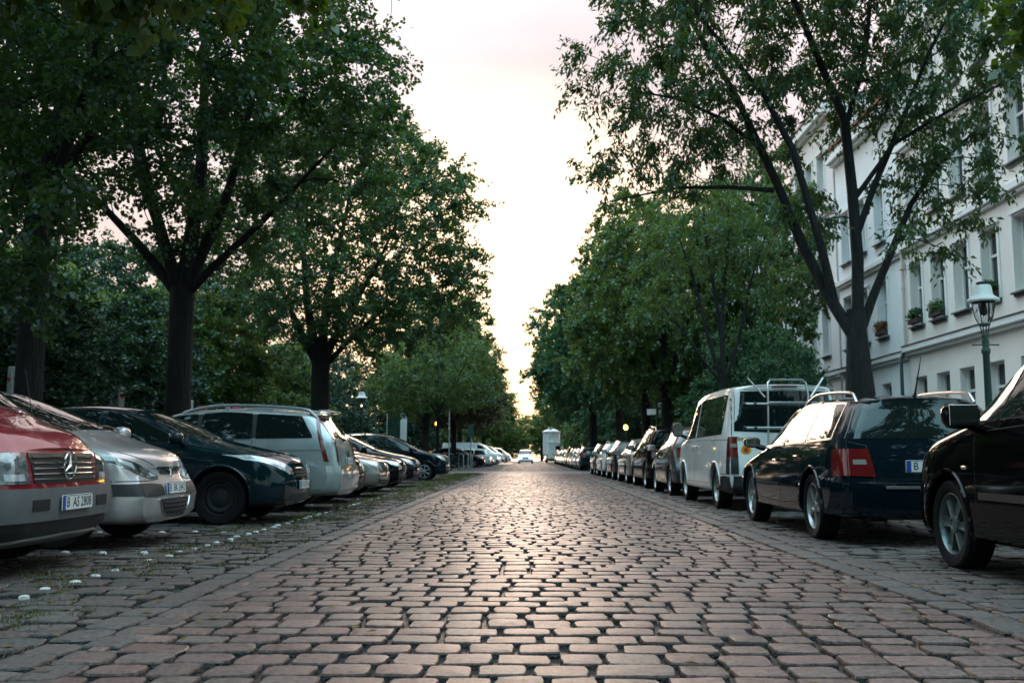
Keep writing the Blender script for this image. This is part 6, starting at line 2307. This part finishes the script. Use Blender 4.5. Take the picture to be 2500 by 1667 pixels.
# billboard in white frame
t = thing('billboard', 'white framed billboard with a dark picture under the park trees', 'billboard', (-8.9, 67.6, .1), .12)
b = MB()
b.box((0, .07, 2.75), (1.35, .10, 2.45), bev=.02)
b.box((.50, .07, .76), (.10, .10, 1.53))
b.box((-.50, .07, .76), (.10, .10, 1.53))
b.build('frame', M['white_paint'], t)
b = MB()
b.box((-.20, .012, 2.92), (.86, .02, 1.95), bev=.004)
b.build('poster', mat('poster_green', (0.015, 0.045, 0.035), .3, noise=.6, nscale=3), t)

# tall poles at the corner
t = thing('sign_pole', 'tall bare grey pole standing at the corner before the bicycles', 'pole', (-4.55, 57.6, .05))
b = MB()
b.tube([(0, 0, 0), (0, 0, 3.5)], .038, 10)
b.build('pole', M['galv'], t)
b = MB()
b.box((0, 0, 2.35), (.11, .11, .10), bev=.02)
b.build('clamp', M['galv'], t)
t = thing('sign_pole', 'grey pole with narrow dark sign near the blue hatchback', 'pole', (-3.45, 60.2, .0))
b = MB()
b.tube([(0, 0, 0), (0, 0, 2.75)], .035, 10)
b.build('pole', M['galv'], t)
b = MB()
b.box((0, -.05, 2.35), (.34, .03, .75), bev=.01)
b.build('sign_plate', M['green_iron'], t)
b = MB()
b.box((.06, -.06, 1.78), (.10, .05, .14), bev=.02)
b.build('reflector', M['white_lens'], t)

# bicycles and their steel hoops
def bicycle(label, loc, rz, col):
    t = thing('bicycle', label, 'bicycle', loc, rz, 'bicycles at the corner')
    b = MB()
    r = .34
    bb, st, hd, hl = (.0, 0, .28), (-.16, 0, .78), (.42, 0, .86), (.46, 0, .70)
    for a, c in ((bb, st), (st, hd), (bb, hl), (hd, hl)):
        b.tube([a, c], .017, 8)
    for sy in (-.05, .05):
        b.tube([(-.52, sy, r), (bb[0], sy * .5, bb[2])], .010, 6)
        b.tube([(-.52, sy, r), (st[0], sy * .4, st[2] - .04)], .009, 6)
        b.tube([(.56, sy, r), (.47, sy * .8, .68)], .011, 6)
    b.tube([st, (-.20, 0, .92)], .014, 8)
    b.tube([hd, (.40, 0, .98)], .014, 8)
    b.build('frame', col, t)
    for x in (-.52, .56):
        k = MB()
        ring = [(x + r * math.cos(a), 0, r + r * math.sin(a)) for a in np.linspace(0, 2 * PI, 33)]
        k.tube(ring, .020, 6, cap=False)
        w_ = k.build('wheel', M['rubber'], t)
        k = MB()
        for j in range(14):
            a = j * 2 * PI / 14
            k.tube([(x + .03 * math.cos(a + .4), .02, r + .03 * math.sin(a + .4)), (x + (r - .02) * math.cos(a), 0, r + (r - .02) * math.sin(a))], .0022, 3)
        k.build('spokes', M['galv'], w_)
    k = MB()
    k.box((-.21, 0, .945), (.26, .14, .06), bev=.028)
    k.build('saddle', M['plastic'], t)
    k = MB()
    k.tube([(.30, .27, 1.0), (.38, .22, 1.03), (.42, 0, .99), (.38, -.22, 1.03), (.30, -.27, 1.0)], .012, 8)
    k.build('handlebar', M['galv'], t)
    k = MB()
    k.tube([(.0, -.07, .28), (.12, -.09, .20)], .011, 6)
    k.tube([(.0, .07, .28), (-.12, .09, .36)], .011, 6)
    k.lathe([(.09, -.004), (.09, .004)], 18, Matrix.Translation((0, .05, .28)) @ Matrix.Rotation(PI / 2, 4, 'X'), cap=True)
    k.build('crank', M['galv'], t)
    t.rotation_euler = (R(4), 0, rz)


M['bike_red'] = mat('bike_red', (0.14, 0.012, 0.02), .35, coat=.6)
M['bike_black'] = mat('bike_black', (0.012, 0.013, 0.014), .35, coat=.6)
bicycle('dark red bicycle leaning at the corner rack', (-5.15, 57.9, 0.0), R(25), M['bike_red'])
bicycle('black bicycle nearest the steel hoops at the corner', (-4.35, 58.8, 0.0), R(40), M['bike_black'])
bicycle('second black bicycle behind the dark red one', (-4.95, 59.3, 0.0), R(70), M['bike_black'])
for i, (x, y) in enumerate(((-3.95, 59.0), (-3.72, 60.0), (-3.55, 61.0))):
    b = MB()
    b.tube([(0, -.35, 0), (0, -.35, .82), (0, -.29, .92), (0, -.2, .95), (0, .2, .95), (0, .29, .92), (0, .35, .82), (0, .35, 0)], .026, 8)
    o = b.build('bike_stand', M['galv'])
    o.location = (x, y, 0)
    o.rotation_euler = (0, 0, .5)
    tag(o, ('steel hoop nearest the black bicycle', 'middle steel hoop of the three at the corner', 'steel hoop next to the pole with the dark sign')[i], 'bike stand', 'steel bicycle hoops')

# the white site tower up the street: a trailer cabin with an eight sided drum behind it
t = thing('site_tower', 'white drum shaped site tower with cone roof on a cabin trailer', 'trailer', (3.15, 127.0, 0))
M['tower_white'] = mat('tower_white', (0.66, 0.67, 0.68), .5, noise=.06, nscale=2)
b = MB()
n = 10
b.lathe([(1.02, 1.1), (1.08, 1.15), (1.08, 3.75), (1.14, 3.80), (1.14, 3.92)], n, Matrix.Translation((-.15, .9, 0)), cap=True)
for k in range(n):
    a = 2 * PI * (k + .0) / n
    b.box((-.15 + 1.08 * math.cos(a), .9 + 1.08 * math.sin(a), 2.45), (.07, .07, 2.6), rz=a)
b.build('drum', M['tower_white'], t, angle=20)
b = MB()
b.lathe([(1.18, 3.92), (1.16, 4.0), (.45, 4.30), (.32, 4.34)], 20, Matrix.Translation((-.15, .9, 0)), cap=True)
rf = b.build('roof', M['tower_white'], t)
for x in (-.32, .05):
    b = MB()
    b.lathe([(.10, 4.30), (.10, 4.48), (.04, 4.56), (.001, 4.58)], 10, Matrix.Translation((-.15 + x, .9, 0)))
    b.build('vent', M['tower_white'], rf)
b = MB()
b.box((.28, -.35, 1.52), (1.9, 1.2, 1.95), bev=.05)
b.box((.28, -.35, 2.53), (2.0, 1.3, .07), bev=.02)
cb = b.build('cabin', M['tower_white'], t)
b = MB()
b.box((.62, -.962, 1.72), (.62, .04, .85), bev=.01)
b.build('window', M['glass'], cb)
b = MB()
b.box((.1, .3, .45), (1.7, 3.0, .14), bev=.02)
ch = b.build('chassis', M['plastic'], t)
for x in (-.75, .95):
    for y in (-.1, .8):
        wh = MB()
        wh.lathe([(.18, -.09), (.32, -.09), (.34, -.05), (.34, .05), (.32, .09), (.18, .09), (.001, .06)], 20, Matrix.Translation((x, y, .34)) @ Matrix.Rotation(PI / 2, 4, 'Y'))
        wh.build('wheel', M['rubber'], t)
